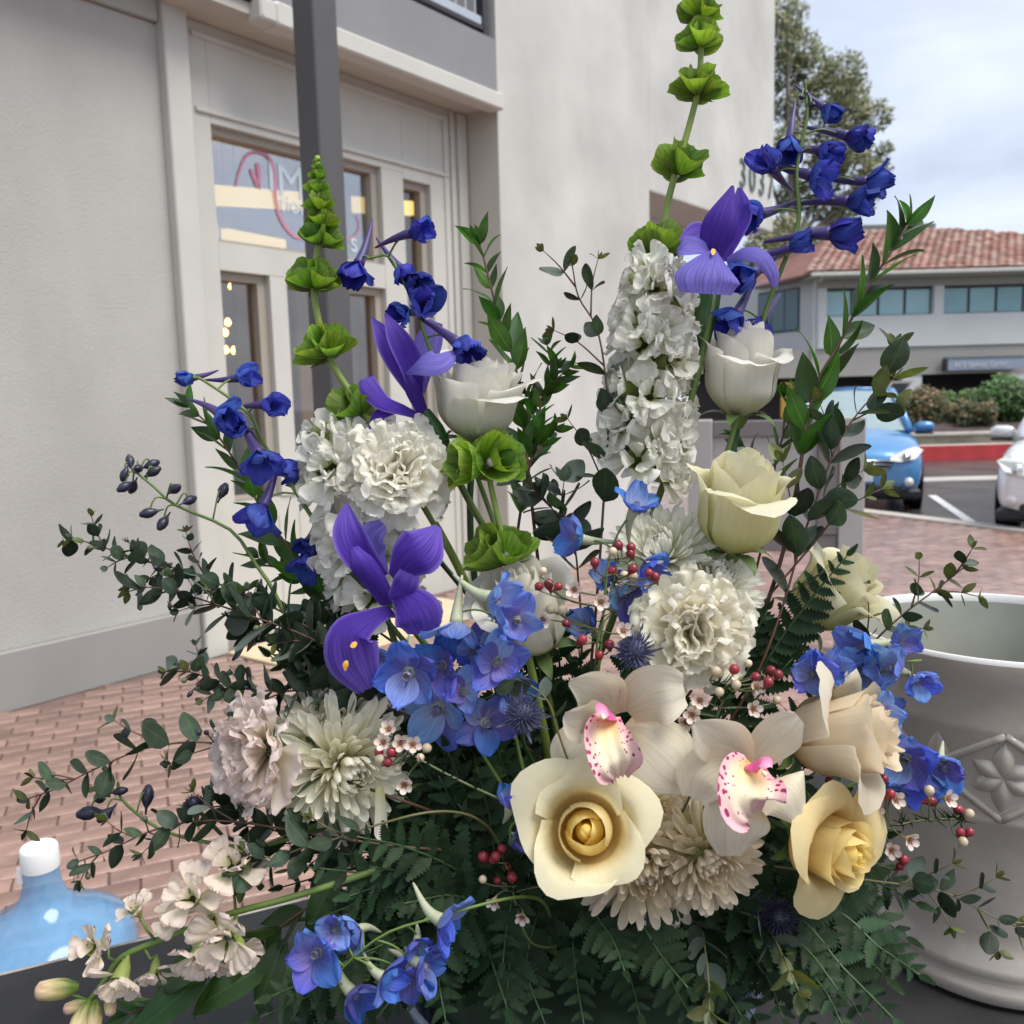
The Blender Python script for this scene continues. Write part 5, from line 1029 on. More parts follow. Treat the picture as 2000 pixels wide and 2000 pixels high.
for k in range(-3, 4):
    a0 = fa+k*R(54)
    for s1, s2 in ((-1, 1), (1, 1), (1, -1), (-1, -1)):
        pts = [pot_pt(a0+s1*ah*(1-t), zc+s2*zh*t, 0.0) for t in [i/8 for i in range(9)]]; mb = MB(); mb.tube(pts, 0.0034, 6); mb.build('embossed_strap', M_pot, pot, smooth=True)
    for j in range(6):
        b = j*1.0472+1.5708; ca, cz = math.cos(b), math.sin(b); l = 0.030 if j % 3 == 0 else 0.024
        def fn(u, v):
            w = 0.0078*math.sin(math.pi*min(1, 0.05+0.95*u))**0.8; dx, dz = ca*l*u-cz*w*v, cz*l*u+ca*w*v; return pot_pt(a0+dx/0.111, zc+dz, 0.0055*(1-v*v)*math.sin(math.pi*min(1, 0.08+u*0.9))+0.0001)
        vs, fs, uv = grid(7, 6, fn); put('embossed_petal', mesh('embossed_petal', vs, fs, M_pot, True, uv), pot)
    for s1 in (-1, 1):
        def fn(u, v):
            w = 0.011*math.sin(math.pi*u)**0.8; return pot_pt(a0+R(27)+s1*R(3)+(w*v)/0.111, zc-0.030+0.06*u, 0.0045*(1-v*v)*math.sin(math.pi*u)+0.0001)
        if s1 > 0: vs, fs, uv = grid(8, 6, fn); put('embossed_leaf', mesh('embossed_leaf', vs, fs, M_pot, True, uv), pot)

bt = P(75, 1650, 1.44); bz = bt.z-0.49
crate = thing('crate', 'dark slatted timber crate under the blue water bottle', 'crate', (bt.x, bt.y, 0.012))
for k in range(4):
    for s in (-1, 1):
        z0 = 0.02+k*(bz-0.03)/4; z1 = z0+(bz-0.03)/4-0.012
        mb = MB(); mb.box((bt.x-0.19, bt.y+s*0.18-0.008, z0), (bt.x+0.19, bt.y+s*0.18+0.008, z1)); mb.build('slat', M_brown, crate)
        mb = MB(); mb.box((bt.x+s*0.182-0.008, bt.y-0.171, z0), (bt.x+s*0.182+0.008, bt.y+0.171, z1)); mb.build('slat', M_brown, crate)
mb = MB(); mb.box((bt.x-0.19, bt.y-0.19, bz-0.018), (bt.x+0.19, bt.y+0.19, bz-0.001)); mb.build('lid', M_brown, crate)
m_b, n, l, b = nt('bottle_plastic'); b.inputs['Base Color'].default_value = (0.20, 0.45, 0.74, 1); b.inputs['Roughness'].default_value = 0.12; b.inputs['Coat Weight'].default_value = 0.8
tr = n.new('ShaderNodeBsdfTransparent'); tr.inputs['Color'].default_value = (0.72, 0.85, 0.93, 1); mx = n.new('ShaderNodeMixShader'); mx.inputs['Fac'].default_value = 0.45
nz = n.new('ShaderNodeTexNoise'); nz.inputs['Scale'].default_value = 9; nz.inputs['Detail'].default_value = 4; mr = n.new('ShaderNodeMapRange'); mr.inputs['To Min'].default_value = 0.30; mr.inputs['To Max'].default_value = 0.72; l.new(nz.outputs['Fac'], mr.inputs['Value']); l.new(mr.outputs['Result'], mx.inputs['Fac'])
l.new(b.outputs['BSDF'], mx.inputs[1]); l.new(tr.outputs['BSDF'], mx.inputs[2]); l.new(mx.outputs['Shader'], n['Material Output'].inputs['Surface'])
bot = thing('water_bottle', 'big pale blue plastic water bottle with white cap', 'bottle', (bt.x, bt.y, bz)); BM_ = Matrix.Translation((bt.x, bt.y, bz))
mb = MB(); mb.lathe([(0.0, 0.002), (0.12, 0.002), (0.133, 0.012), (0.136, 0.06), (0.131, 0.09), (0.136, 0.12), (0.131, 0.15), (0.136, 0.18), (0.131, 0.21), (0.136, 0.24), (0.136, 0.295), (0.132, 0.325), (0.118, 0.348), (0.085, 0.368), (0.05, 0.385), (0.036, 0.402), (0.0285, 0.425), (0.0275, 0.455)], 56, BM_); mb.build('body', m_b, bot, smooth=True)
mb = MB(); mb.lathe([(0.0287, 0.452), (0.0292, 0.46), (0.0284, 0.484), (0.0265, 0.4885), (0.022, 0.49), (0.015, 0.487), (0.0, 0.487)], 40, BM_); mb.build('cap', surf('cap_white', (0.78, 0.79, 0.78), 0.4, 0.03), bot, smooth=True)
mb = MB(); q0 = V((bt.x-0.022, bt.y-0.0195, bz)); mb.box((q0.x-0.005, q0.y-0.001, bz+0.435), (q0.x+0.003, q0.y+0.0015, bz+0.462)); mb.build('tear_tab', surf('tab_white', (0.75, 0.76, 0.76), 0.4), bot)

vase = thing('flower_bowl', 'frosted blue grey bowl holding the flower arrangement', 'bowl', (G.x, G.y, 1.0))
VM = Matrix.Translation((G.x, G.y, 1.0)); m_v = surf('frosted_glass', (0.20, 0.25, 0.36), 0.35, 0.35, 60.0, 0.8, 220.0, spec=0.9, bdist=0.003)
mb = MB(); mb.lathe([(0.0, 0.001), (0.085, 0.001), (0.095, 0.008), (0.125, 0.045), (0.137, 0.075), (0.139, 0.082), (0.135, 0.083), (0.12, 0.05), (0.09, 0.02), (0.0, 0.02)], 56, VM); mb.build('bowl', m_v, vase, smooth=True)
mb = MB(); mb.lathe([(0.0, 0.021), (0.085, 0.021), (0.115, 0.05), (0.118, 0.085), (0.10, 0.10), (0.0, 0.102)], 32, VM); mb.build('foam', surf('foam_green', (0.02, 0.04, 0.02), 0.95, 0.2, 60.0), vase, smooth=True)

# ================================================================ roses
rose('ivory white rose bud beside the violet iris, above the bell whorl', 934, 780, 0.60, 150, 165, (0.12, 1, 0.34), M_rw, 22, 0.16, -0.5, 0.24, 5, 0.30, 3)
rose('ivory white rose bud beside the tall white stock', 1450, 722, 0.62, 142, 180, (0.03, 1, 0.26), M_rw, 22, 0.04, -0.5, 0.24, 5, 0.16, 11)
rose('pale lemon rose with a smooth upright cup above the white chrysanthemums', 1444, 985, 0.58, 162, 200, (0.10, 1, 0.34), M_rl, 22, 0.06, -0.45, 0.28, 5, 0.18, 21)
rose('wide open golden hearted rose under the left orchid', 1146, 1622, 0.51, 165, 140, (-0.12, 0.36, 1), M_ry, 12, 0.10, -0.95, 0.30, 5, 0.42, 8, low=0.92, inner_n=5, rin0=0.08, rp=0.62, ospan=150, hv=0.12)
rose('creamy rose turned sideways beside the right blue delphinium', 1640, 1435, 0.54, 150, 205, (0.92, 0.30, 0.55), M_rc, 26, 0.35, -0.30, 0.30, 4, 0.55, 17, inner_n=9)
rose('soft yellow spray rose drooping below the right orchid', 1622, 1652, 0.53, 150, 150, (0.55, -0.05, 0.85), M_rp, 19, 0.25, -0.7, 0.35, 5, 0.45, 29, low=0.85, rin0=0.10, ospan=135, hv=0.15)
rose('white rose half hidden behind the sky blue delphinium', 1028, 1195, 0.575, 150, 200, (-0.25, 0.75, 0.5), M_rw, 18, 0.15, -0.4, 0.2, 4, 0.3, 31)
rose('white rose half hidden behind the dark fern frond', 1630, 1160, 0.62, 130, 170, (0.5, 0.55, 0.4), M_rl, 18, 0.2, -0.4, 0.3, 4, 0.5, 37)

# ================================================================ carnations
head_carnation('frilled white carnation against the left white stock', 775, 910, 0.57, 205, (0.10, 0.35, 0.95), M_carn, 34)
head_carnation('frilled cream carnation above the spotted orchids', 1362, 1236, 0.54, 215, (0.05, 0.05, 1), M_carnc, 36)
head_carnation('blush edged carnation seen from the side by the brick paving', 486, 1470, 0.525, 215, (-0.6, 0.1, 0.8), M_carnp, 34)

# ================================================================ chrysanthemums
head_mum('large white chrysanthemum with pale yellow heart above the waxflower', 690, 1512, 0.54, 290, (0.55, -0.05, 0.85), M_mum, 190, extra=((742, 1535, 105, 0.05, -1),))
head_mum('white chrysanthemum tucked behind the yellow hearted one', 650, 1425, 0.56, 240, (0.15, 0.5, 0.8), M_mum, 165)
head_mum('tall petalled white chrysanthemum behind the lemon rose', 1285, 1060, 0.585, 240, (-0.3, 0.7, 0.65), M_mumw, 165)
head_mum('flat white chrysanthemum under the lemon rose', 1415, 1120, 0.58, 195, (0.25, 0.55, 0.65), M_mumw, 150)
head_mum('cream chrysanthemum with hanging petals under the golden rose', 1262, 1715, 0.53, 330, (-0.06, -0.10, 1), M_mumc, 150, e1=-48)
head_mum('cream chrysanthemum between the two yellow roses', 1392, 1695, 0.525, 262, (0.15, -0.10, 1), M_mumc, 165, e1=-35)
head_mum('small cream chrysanthemum squeezed beside the golden rose', 1278, 1575, 0.545, 150, (0.1, 0.3, 0.9), M_mumc, 105)

# ================================================================ irises
t, ft = flower('iris', 'violet iris standing above the tall white stock, with fan shaped fall', 'iris'); d = 0.60
px_petal(t, 'standard', M_irisd, d, [(1400, 510, 0), (1404, 470, .006), (1418, 420, .010), (1432, 362, .006)], [26, 66, 64, 6], (0.1, 0, 1), cup=-0.45, fold=-0.2)
px_petal(t, 'standard', M_iris, d, [(1412, 510, -.012), (1430, 460, -.012), (1446, 415, -.012), (1444, 366, -.010)], [20, 44, 48, 8], (-0.3, 0, 1), cup=0.35)
px_petal(t, 'standard', M_iris, d, [(1398, 508, -.014), (1384, 478, -.014), (1366, 458, -.010), (1330, 470, -.006)], [24, 46, 60, 12], (0, 0.5, 1), cup=0.25, ruf=3)
px_petal(t, 'fall', M_irisb, d, [(1396, 488, .012), (1390, 508, .026), (1384, 540, .032), (1380, 574, .030)], [8, 66, 122, 96], (0, 0.35, 1), cup=-0.16, ruf=2.5, rf=5)
px_petal(t, 'signal', M_signal, d, [(1394, 486, .0195), (1393, 492, .0235), (1392, 498, .027)], [7, 8, 3], (0, 0.35, 1))
px_petal(t, 'fall', M_irisb, d, [(1420, 505, .006), (1452, 490, .016), (1490, 498, .020), (1512, 530, .018), (1516, 560, .014)], [22, 40, 44, 36, 16], (0.2, 0.5, 1), cup=-0.3, ruf=2)
px_petal(t, 'fall', M_irisb, d, [(1395, 498, 0), (1366, 484, .008), (1338, 484, .010), (1322, 492, .006)], [20, 44, 46, 8], (-0.2, 0.5, 1), cup=0.25, ruf=2)
px_petal(t, 'spathe', M_lily, d, [(1404, 512, -.006), (1392, 560, -.004), (1380, 620, -.006), (1376, 680, -.012)], [12, 40, 46, 20], (0, 0, 1), cup=-0.5)
add_stem(t, P(1404, 508, d+0.004), A(-0.1, -1, -0.1), ft, S(7, d), M_stem)

t, ft = flower('iris', 'violet iris leaning behind the ivory rose bud, before the dark porch post', 'iris'); d = 0.60
px_petal(t, 'standard', M_iris, d, [(812, 770, 0), (782, 712, .008), (756, 665, .010), (727, 622, .006)], [26, 46, 44, 5], (-0.2, 0, 1), cup=0.35)
px_petal(t, 'standard', M_iris, d, [(815, 768, .004), (802, 710, .012), (776, 660, .016), (752, 612, .010)], [24, 50, 42, 4], (0.3, 0, 1), cup=0.35, ruf=2)
px_petal(t, 'standard', M_irisb, d, [(818, 768, -.010), (824, 710, -.012), (838, 665, -.010), (850, 628, -.008)], [24, 50, 54, 30], (0.2, 0, 1), cup=0.3)
px_petal(t, 'fall', M_irisb, d, [(794, 726, .014), (820, 706, .028), (856, 702, .030), (888, 686, .022)], [14, 56, 60, 18], (-0.1, 0.55, 0.85), cup=-0.22, ruf=2.5)
px_petal(t, 'fall', M_iris, d, [(836, 818, .0), (792, 800, .012), (748, 784, .016), (722, 758, .014), (714, 738, .012)], [18, 26, 34, 40, 34], (-0.2, 0.5, 0.85), cup=-0.25, ruf=3)
px_petal(t, 'fall', M_iris, d, [(770, 798, .006), (744, 806, .012), (730, 826, .012), (726, 846, .010)], [22, 28, 26, 12], (-0.2, 0.3, 0.9), cup=-0.25, ruf=2)
px_petal(t, 'style_arm', M_irisd, d, [(826, 806, .004), (806, 762, .010), (792, 728, .012)], [22, 30, 14], (0, 0, 1), cup=-0.4)
px_petal(t, 'spathe', M_lily, d, [(832, 800, .004), (850, 836, .006), (868, 870, .002), (884, 900, -.006)], [16, 34, 30, 14], (0.2, 0, 1), cup=-0.5)
add_stem(t, P(832, 805, d+.004), A(0.4, -1, -0.1), ft, S(7, d), M_stem)

t, ft = flower('iris', 'deep violet iris with orange marked fall above the sky blue florets', 'iris'); d = 0.55
px_petal(t, 'standard', M_iris, d, [(745, 1130, .0), (702, 1085, .010), (680, 1040, .012), (676, 986, .006)], [34, 62, 60, 10], (0.2, 0, 1), cup=0.35, ruf=5, rf=4)
px_petal(t, 'standard', M_irisb, d, [(748, 1120, -.012), (728, 1078, -.014), (728, 1048, -.012), (750, 1024, -.008)], [26, 52, 60, 26], (0, 0.2, 1), cup=0.25, ruf=4)
px_petal(t, 'standard', M_iris, d, [(768, 1130, .004), (798, 1092, .014), (828, 1066, .016), (856, 1028, .008)], [30, 86, 92, 14], (0.15, 0.25, 1), cup=-0.22, ruf=4, rf=4)
px_petal(t, 'style_arm', M_irisd, d, [(758, 1180, .010), (726, 1132, .022), (700, 1096, .026), (688, 1070, .020)], [34, 46, 44, 22], (-0.1, 0.1, 1), cup=-0.5, ruf=3)
px_petal(t, 'style_arm', M_iris, d, [(768, 1180, .012), (788, 1148, .024), (800, 1120, .026)], [34, 50, 40], (0.1, 0.1, 1), cup=-0.3, ruf=5, rf=5)
px_petal(t, 'fall', M_iris, d, [(775, 1158, .016), (800, 1180, .026), (820, 1208, .026), (828, 1236, .018)], [34, 80, 92, 60], (0.1, 0.1, 1), cup=-0.2, ruf=4, rf=4)
px_petal(t, 'fall', M_iris, d, [(765, 1190, .012), (722, 1208, .026), (684, 1238, .034), (690, 1290, .032), (720, 1346, .024)], [26, 46, 84, 100, 50], [(0, 0.5, 1), (0, 0.4, 1), (0.1, 0, 1)], cup=-0.14, ruf=6, rf=5)
px_petal(t, 'signal', M_signal, d, [(696, 1254, .0375), (690, 1260, .0385), (684, 1262, .0385)], [5, 11, 4], (0, 0.4, 1)); px_petal(t, 'signal', M_signal, d, [(678, 1290, .0375), (675, 1298, .038), (674, 1310, .0375)], [4, 11, 3], (0, 0.2, 1))
px_petal(t, 'spathe', M_lily, d, [(768, 1186, -.004), (742, 1160, .004), (716, 1124, .002)], [30, 30, 4], (0, 0, 1), cup=-0.5)
add_stem(t, P(768, 1180, d+.002), A(0.5, -0.8, -0.6), ft, S(7, d), M_stem)

# ================================================================ orchids
def orchid(label, d, tepals, lip, col_, anther, base):
    t, ft = flower('orchid', label, 'orchid', 'cymbidium orchids')
    for pts, w, nh, cup in tepals: px_petal(t, 'tepal', M_orch, d, pts, w, nh, cup=cup, ruf=3, rf=2.2, seed=pts[0][0], n=6, nv=10)
    px_petal(t, 'lip', M_lip, d, *lip, ruf=7, rf=4, n=7, nv=16)
    px_petal(t, 'column', M_col, d, *col_, n=5, nv=8)
    p = P(anther[0], anther[1], d-anther[2]); mb = MB(); mb.lathe([(0.0, 0.9), (0.5, 0.6), (0.7, 0.0), (0.4, -0.6), (0.0, -0.8)], 10, frame(p, A(*anther[3]), 0, S(8, d))); mb.build('anther', M_anther, t, smooth=True)
    add_stem(t, P(*base, d+0.012), A(0, -0.5, -1), ft, S(7, d))
orchid('cream cymbidium orchid with speckled pink lip above the golden rose', 0.53,
  [([(1205, 1395, 0), (1178, 1350, .004), (1150, 1336, .012), (1112, 1330, .016)], [40, 100, 96, 16], (0, -0.5, 1), 0.30),
   ([(1225, 1390, 0), (1262, 1362, .008), (1300, 1352, .014), (1336, 1346, .012)], [50, 112, 110, 60], (0.1, 0.1, 1), 0.22),
   ([(1180, 1410, 0), (1150, 1400, .012), (1122, 1402, .022), (1102, 1396, .024)], [44, 84, 80, 20], (-0.5, 0, 1), 0.40),
   ([(1218, 1420, -.002), (1262, 1452, .010), (1310, 1498, .014), (1348, 1536, .006)], [56, 128, 138, 44], (0.1, 0.1, 1), -0.20),
   ([(1180, 1420, -.012), (1140, 1444, -.010), (1112, 1474, -.008), (1096, 1506, -.010)], [44, 84, 84, 24], (-0.3, 0, 1), 0.2)],
  ([(1192, 1398, .016), (1184, 1428, .026), (1190, 1462, .034), (1204, 1492, .036), (1210, 1518, .026)], [36, 78, 88, 92, 30], [(0, 0.6, 1), (0, 0.3, 1), (0, 0.4, 1)], 0.34),
  ([(1196, 1404, .010), (1192, 1390, .024), (1182, 1382, .032), (1176, 1396, .040)], [22, 32, 32, 16], [(0, 1, 0.6), (0, 0.8, 1), (0, 0.3, 1)], -0.55), (1178, 1400, .041, (0, -0.3, 1)), (1205, 1405))
orchid('cream cymbidium orchid with magenta spotted lip beside the sideways rose', 0.52,
  [([(1452, 1500, 0), (1420, 1452, .006), (1386, 1432, .014), (1356, 1412, .016)], [50, 100, 92, 18], (-0.1, -0.2, 1), 0.26),
   ([(1450, 1505, -.004), (1408, 1500, .006), (1372, 1520, .008), (1356, 1560, .002)], [50, 96, 104, 44], (-0.4, 0, 1), 0.25),
   ([(1470, 1490, -.006), (1500, 1450, -.004), (1532, 1420, 0), (1560, 1400, .002)], [50, 92, 90, 30], (0.2, 0, 1), 0.22),
   ([(1480, 1515, 0), (1516, 1528, .014), (1548, 1552, .020), (1566, 1598, .012)], [56, 112, 116, 40], (0.45, 0.2, 1), -0.28),
   ([(1458, 1530, -.002), (1446, 1580, .010), (1436, 1628, .012), (1428, 1672, .004)], [60, 124, 120, 50], (0, 0.2, 1), -0.16)],
  ([(1470, 1492, .014), (1462, 1512, .026), (1462, 1540, .036), (1462, 1568, .038), (1468, 1592, .026)], [44, 96, 122, 112, 40], [(0, 0.7, 1), (0, 0.3, 1), (0, 0.5, 1)], 0.36),
  ([(1462, 1508, .010), (1470, 1490, .024), (1490, 1484, .034), (1502, 1498, .040)], [22, 32, 34, 16], [(0, 1, 0.6), (0, 0.8, 1), (0.2, 0.3, 1)], -0.55), (1492, 1510, .042, (0.3, -0.5, 1)), (1462, 1505))

# ================================================================ delphiniums
delphinium('tall indigo delphinium spike beside the tiled roof', [(1572, 175), (1576, 232), (1556, 331), (1561, 414), (1550, 464), (1498, 600), (1475, 690)], 0.62,
  [(1612, 212, 1556, 155, .75), (1658, 266, 1583, 234, .95), (1543, 276, 1557, 199, .95), (1506, 326, None, None, 1.0), (1604, 296, None, None, .9), (1588, 342, 1552, 330, 1.05), (1697, 354, 1624, 346, .95), (1660, 394, 1577, 379, 1.05), (1482, 418, 1568, 391, 1.05), (1626, 456, 1533, 449, 1.15), (1546, 482, 1488, 500, .85), (1466, 536, 1520, 500, 1.1), (1436, 618, 1465, 570, 1.1), (1486, 632, 1515, 590, 1.1)], 'dark', 92, 0.85, buds=((1566, 190, .8), (1585, 205, .9), (1574, 180, .7)), r0=8)
delphinium('indigo delphinium sprig in front of the door sidelight', [(722, 505), (759, 500), (782, 540), (803, 580), (832, 660)], 0.60,
  [(806, 455, 738, 464, .95), (698, 520, 722, 450, 1.15), (782, 525, 722, 452, .9), (806, 546, 780, 520, 1.1), (826, 602, None, None, 1.2), (896, 672, 860, 640, 1.15), (790, 610, None, None, .9)], 'dark', 86, 0.8, r0=7)
delphinium('smoky blue delphinium spray before the cream pilaster', [(378, 738), (399, 744), (485, 806), (511, 860), (565, 940), (616, 1020)], 0.59,
  [(373, 738, None, None, .75), (468, 737, 412, 745, .9), (520, 790, 480, 790, 1.0), (431, 810, 388, 780, 1.0), (472, 832, None, None, .8), (506, 890, 480, 850, 1.25), (582, 914, 640, 895, 1.0), (511, 992, 535, 930, 1.2), (606, 1088, 622, 1030, 1.2), (597, 1060, None, None, .8)], 'dark', 82, 0.8, r0=7, pale=1)
delphinium('delphinium stem tipped with dark closed buds', [(254, 912), (301, 951), (344, 987), (449, 1034), (500, 1103), (536, 1157), (600, 1290)], 0.58, [], 'dark', 60, 0.9,
  buds=((254, 900, 1), (270, 915, 1), (243, 927, 1), (297, 907, 1.1), (300, 921, 1.1), (243, 951, 1.1), (259, 952, 1.1), (342, 955, 1.1), (371, 977, 1.1), (290, 1002, 1.2), (318, 1022, 1.2), (436, 958, 1.2)), r0=6.5, budsize=24)
delphinium('drooping delphinium stem with blue black buds over the bricks', [(228, 1545), (250, 1574), (310, 1618), (380, 1640), (480, 1655), (560, 1640), (640, 1600)], 0.55, [], 'dark', 60, 0.9,
  buds=((172, 1588, 1.6), (195, 1558, 1.3), (205, 1592, 1.3), (288, 1554, 1.5), (235, 1545, 1.0)), r0=7, budsize=24)
SKY = dict(kind='sky', size=98)
delphinium('sky blue delphinium cluster under the deep violet iris', [(860, 1250), (880, 1330), (900, 1400), (960, 1500)], 0.545,
  [(797, 1315, None, None, 1.25), (862, 1300, None, None, 1.1), (856, 1385, None, None, 1.3), (760, 1290, None, None, .8), (949, 1412, None, None, 1.05), (1003, 1352, None, None, .85), (905, 1350, None, None, .8)], el=0.30, buds=(), r0=6, **SKY)
delphinium('lilac tinged delphinium cluster before the half hidden white rose', [(960, 1180), (965, 1240), (985, 1320), (1010, 1450)], 0.545,
  [(962, 1168, 862, 1145, 1.1, -0.02), (891, 1222, 897, 1105, 1.1), (971, 1226, None, None, .95), (1010, 1212, None, None, .9), (972, 1293, None, None, 1.15), (925, 1270, None, None, .8)], el=0.45, r0=6, **SKY)
delphinium('pale blue delphinium cluster with waxflower buds before it', [(1208, 1040), (1190, 1090), (1180, 1180), (1170, 1300)], 0.565,
  [(1240, 992, 1205, 1080, .95, 0.0), (1130, 1052, 1195, 1064, .95, 0.0), (1262, 1112, None, None, 1.0, 0.01), (1222, 1160, None, None, 1.0, 0.02), (1145, 1222, None, None, .9, 0.03), (1230, 1196, None, None, .95, 0.03), (1180, 1130, None, None, .7, 0.02)], el=0.5, r0=6, **SKY)
delphinium('vivid blue delphinium cluster leaning over the pot rim', [(1800, 1290), (1740, 1300), (1690, 1350), (1600, 1450)], 0.56,
  [(1690, 1262, 1790, 1255, 1.15), (1586, 1316, None, None, .95), (1616, 1312, None, None, .9), (1684, 1312, None, None, 1.05), (1742, 1306, 1830, 1330, 1.0), (1758, 1256, None, None, .8), (1792, 1330, None, None, .8), (1712, 1370, None, None, 1.0), (1722, 1395, None, None, .8)], el=0.55, r0=8, **SKY)
delphinium('shaded blue delphinium florets against the pot below the cream rose', [(1850, 1490), (1800, 1480), (1720, 1500), (1620, 1560)], 0.585,
  [(1768, 1482, None, None, 1.25, 0.0), (1844, 1498, None, None, .95, 0.0), (1790, 1518, None, None, 1.05, 0.01), (1726, 1450, None, None, .9, 0.02), (1738, 1520, None, None, .8, 0.02)], el=0.5, r0=6, **SKY)
delphinium('blue and lilac delphinium florets low over the dark table', [(640, 1925), (690, 1870), (760, 1820), (860, 1790)], 0.50,
  [(618, 1862, None, None, 1.15), (655, 1815, None, None, .8), (695, 1818, None, None, .9), (866, 1800, 765, 1758, 1.1), (815, 1842, None, None, .7), (824, 1885, 722, 1855, 1.05), (689, 1940, 640, 1900, 1.05), (752, 1910, 690, 1890, .9), (797, 1916, None, None, .85)], el=0.50, r0=5, **SKY)
delphinium('single lilac delphinium floret beside the golden rose', [(996, 1650), (1000, 1610), (1040, 1600), (1090, 1650)], 0.53, [(995, 1572, 985, 1650, .8), (1020, 1640, None, None, .7, .02)], el=0.6, r0=6, **SKY)

# ================================================================ stocks
stock('tall white stock spire against the plain stucco wall', [(1282, 545), (1280, 620), (1268, 730), (1258, 850), (1252, 955)], 0.62, 58, 30, M_stock, 140, buds=((1255, 520, .7), (1278, 508, .7), (1300, 512, .7), (1268, 530, .8), (1306, 540, .9), (1240, 545, .8), (1285, 545, 1.1)))
stock('white stock with green buds leaning left behind the carnation', [(655, 850), (672, 920), (700, 1010), (730, 1120), (760, 1220)], 0.60, 62, 22, M_stock, 142, buds=((612, 858, .9), (640, 846, 1.0), (672, 850, .9), (650, 835, .8), (690, 860, 1.0), (625, 845, .8)))
stock('blush pink stock lying out over the table edge', [(165, 1968), (205, 1915), (240, 1868), (330, 1830), (430, 1790), (560, 1755)], 0.52, 60, 0, M_stockp, 118,
  flist=[(180, 1850, .01, -.5, .35, .8, .85), (235, 1915, .012, 0, -.7, .7, 1.0), (372, 1750, .01, -.2, .7, .7, 1.05), (452, 1690, .0, .1, .8, .6, 1.15), (385, 1868, .02, -.2, -.6, .8, 1.0), (445, 1838, .024, .1, -.3, .95, 1.15), (415, 1800, .01, -.1, .2, 1, .9), (262, 1775, .008, -.2, .8, .5, .6), (350, 1790, .0, 0, .6, .7, .8), (470, 1860, .01, .4, -.5, .8, .85), (300, 1900, .005, 0, -.7, .7, .7)],
  buds=((112, 1932, 1.6), (160, 1990, 1.5), (185, 1985, 1.2), (150, 1965, 1.0), (215, 1960, .9)))

# ================================================================ bells of Ireland
bells('lime green bells of Ireland spike before the charcoal post', [(620, 305), (622, 380), (624, 460), (612, 560), (640, 690), (690, 775), (760, 880)], 0.60,
  [(620, 320, 11, 5, 1.2), (621, 334, 15, 5, 1.1), (622, 352, 22, 5, 1.0), (623, 378, 28, 4, 0.95), (625, 412, 36, 4, 0.9), (627, 445, 40, 4, 0.8), (628, 480, 50, 5, 0.75), (612, 566, 58, 6, 0.75), (643, 700, 62, 6, 0.75), (705, 815, 66, 5, 0.8)])
bells('tall lime green bells of Ireland rising past the plain wall top', [(1372, -60), (1370, 30), (1366, 155), (1345, 250), (1308, 380), (1292, 480), (1275, 640)], 0.63,
  [(1371, -20, 44, 5, 0.8), (1368, 38, 48, 5, 0.8), (1366, 95, 50, 5, 0.75), (1362, 190, 58, 6, 0.7), (1322, 345, 64, 5, 0.85), (1282, 505, 70, 6, 0.95)])
bells('short bells of Ireland with wide open bells in front of the rose bud', [(948, 868), (955, 930), (972, 1010), (990, 1090), (1010, 1180)], 0.57,
  [(950, 912, 82, 8, 0.25), (988, 1105, 84, 6, 0.8)])

# ================================================================ leafy branches
my = dict(cat='greenery', leaves=MYRL, kind='m', smat=M_twig, pairs=True)
branch('myrtle_branch', 'glossy pointed myrtle branch rising past the tiled roof', path=[(1772, 440), (1735, 500), (1690, 570), (1640, 670), (1600, 740), (1575, 830), (1560, 930)], d=0.61, l0=85, l1=125, step=44, open_=0.55, r0=5, **my)
branch('myrtle_branch', 'myrtle branch against the shadowed corner of the wing', path=[(938, 478), (955, 545), (975, 620), (1005, 710), (1020, 800), (1030, 900)], d=0.63, l0=62, l1=95, step=34, open_=0.6, r0=4.5, **my)
branch('myrtle_branch', 'dense myrtle sprig right of the bell whorl', path=[(1085, 720), (1060, 770), (1048, 850), (1030, 930), (1015, 1010)], d=0.63, l0=45, l1=70, step=26, twigs=5, tl=120, open_=0.7, r0=4.5, **my)
branch('myrtle_branch', 'myrtle branch below the smoky blue delphinium', path=[(372, 795), (425, 850), (470, 920), (520, 1010), (580, 1090), (640, 1180)], d=0.61, l0=60, l1=92, step=36, open_=0.6, r0=4.5, **my)
branch('myrtle_branch', 'small myrtle shoot between the lemon rose and the board stand', path=[(1560, 790), (1530, 850), (1510, 930), (1500, 1010)], d=0.64, l0=50, l1=80, step=32, twigs=3, tl=110, open_=0.65, r0=4, **my)
branch('myrtle_branch', 'myrtle shoot with dark leaves near the porch side bricks', path=[(505, 1090), (560, 1120), (640, 1160), (720, 1220)], d=0.62, l0=46, l1=70, step=30, open_=0.7, r0=4, **my)
branch('myrtle_branch', 'myrtle sprig fanning low under the blush stock', path=[(250, 1980), (330, 1950), (420, 1900), (520, 1830), (620, 1760)], d=0.55, l0=70, l1=110, step=44, open_=0.5, r0=4.5, **my)
eu = dict(cat='greenery', leaves=EUCL, kind='e', pairs=True)
branch('eucalyptus_branch', 'dusky eucalyptus branch reaching out before the stucco wall', path=[(142, 1050), (205, 1070), (280, 1095), (360, 1115), (450, 1150), (560, 1200), (680, 1280)], d=0.58, l0=26, l1=72, step=27, twigs=9, tl=85, open_=1.0, tips=0.05, buds=6, **eu)
branch('eucalyptus_branch', 'eucalyptus branch with broad dark leaves under the bud stem', path=[(255, 1145), (320, 1150), (390, 1170), (480, 1200), (580, 1235), (700, 1290)], d=0.57, l0=36, l1=100, step=40, twigs=5, tl=80, open_=1.0, tips=0.05, buds=5, **eu)
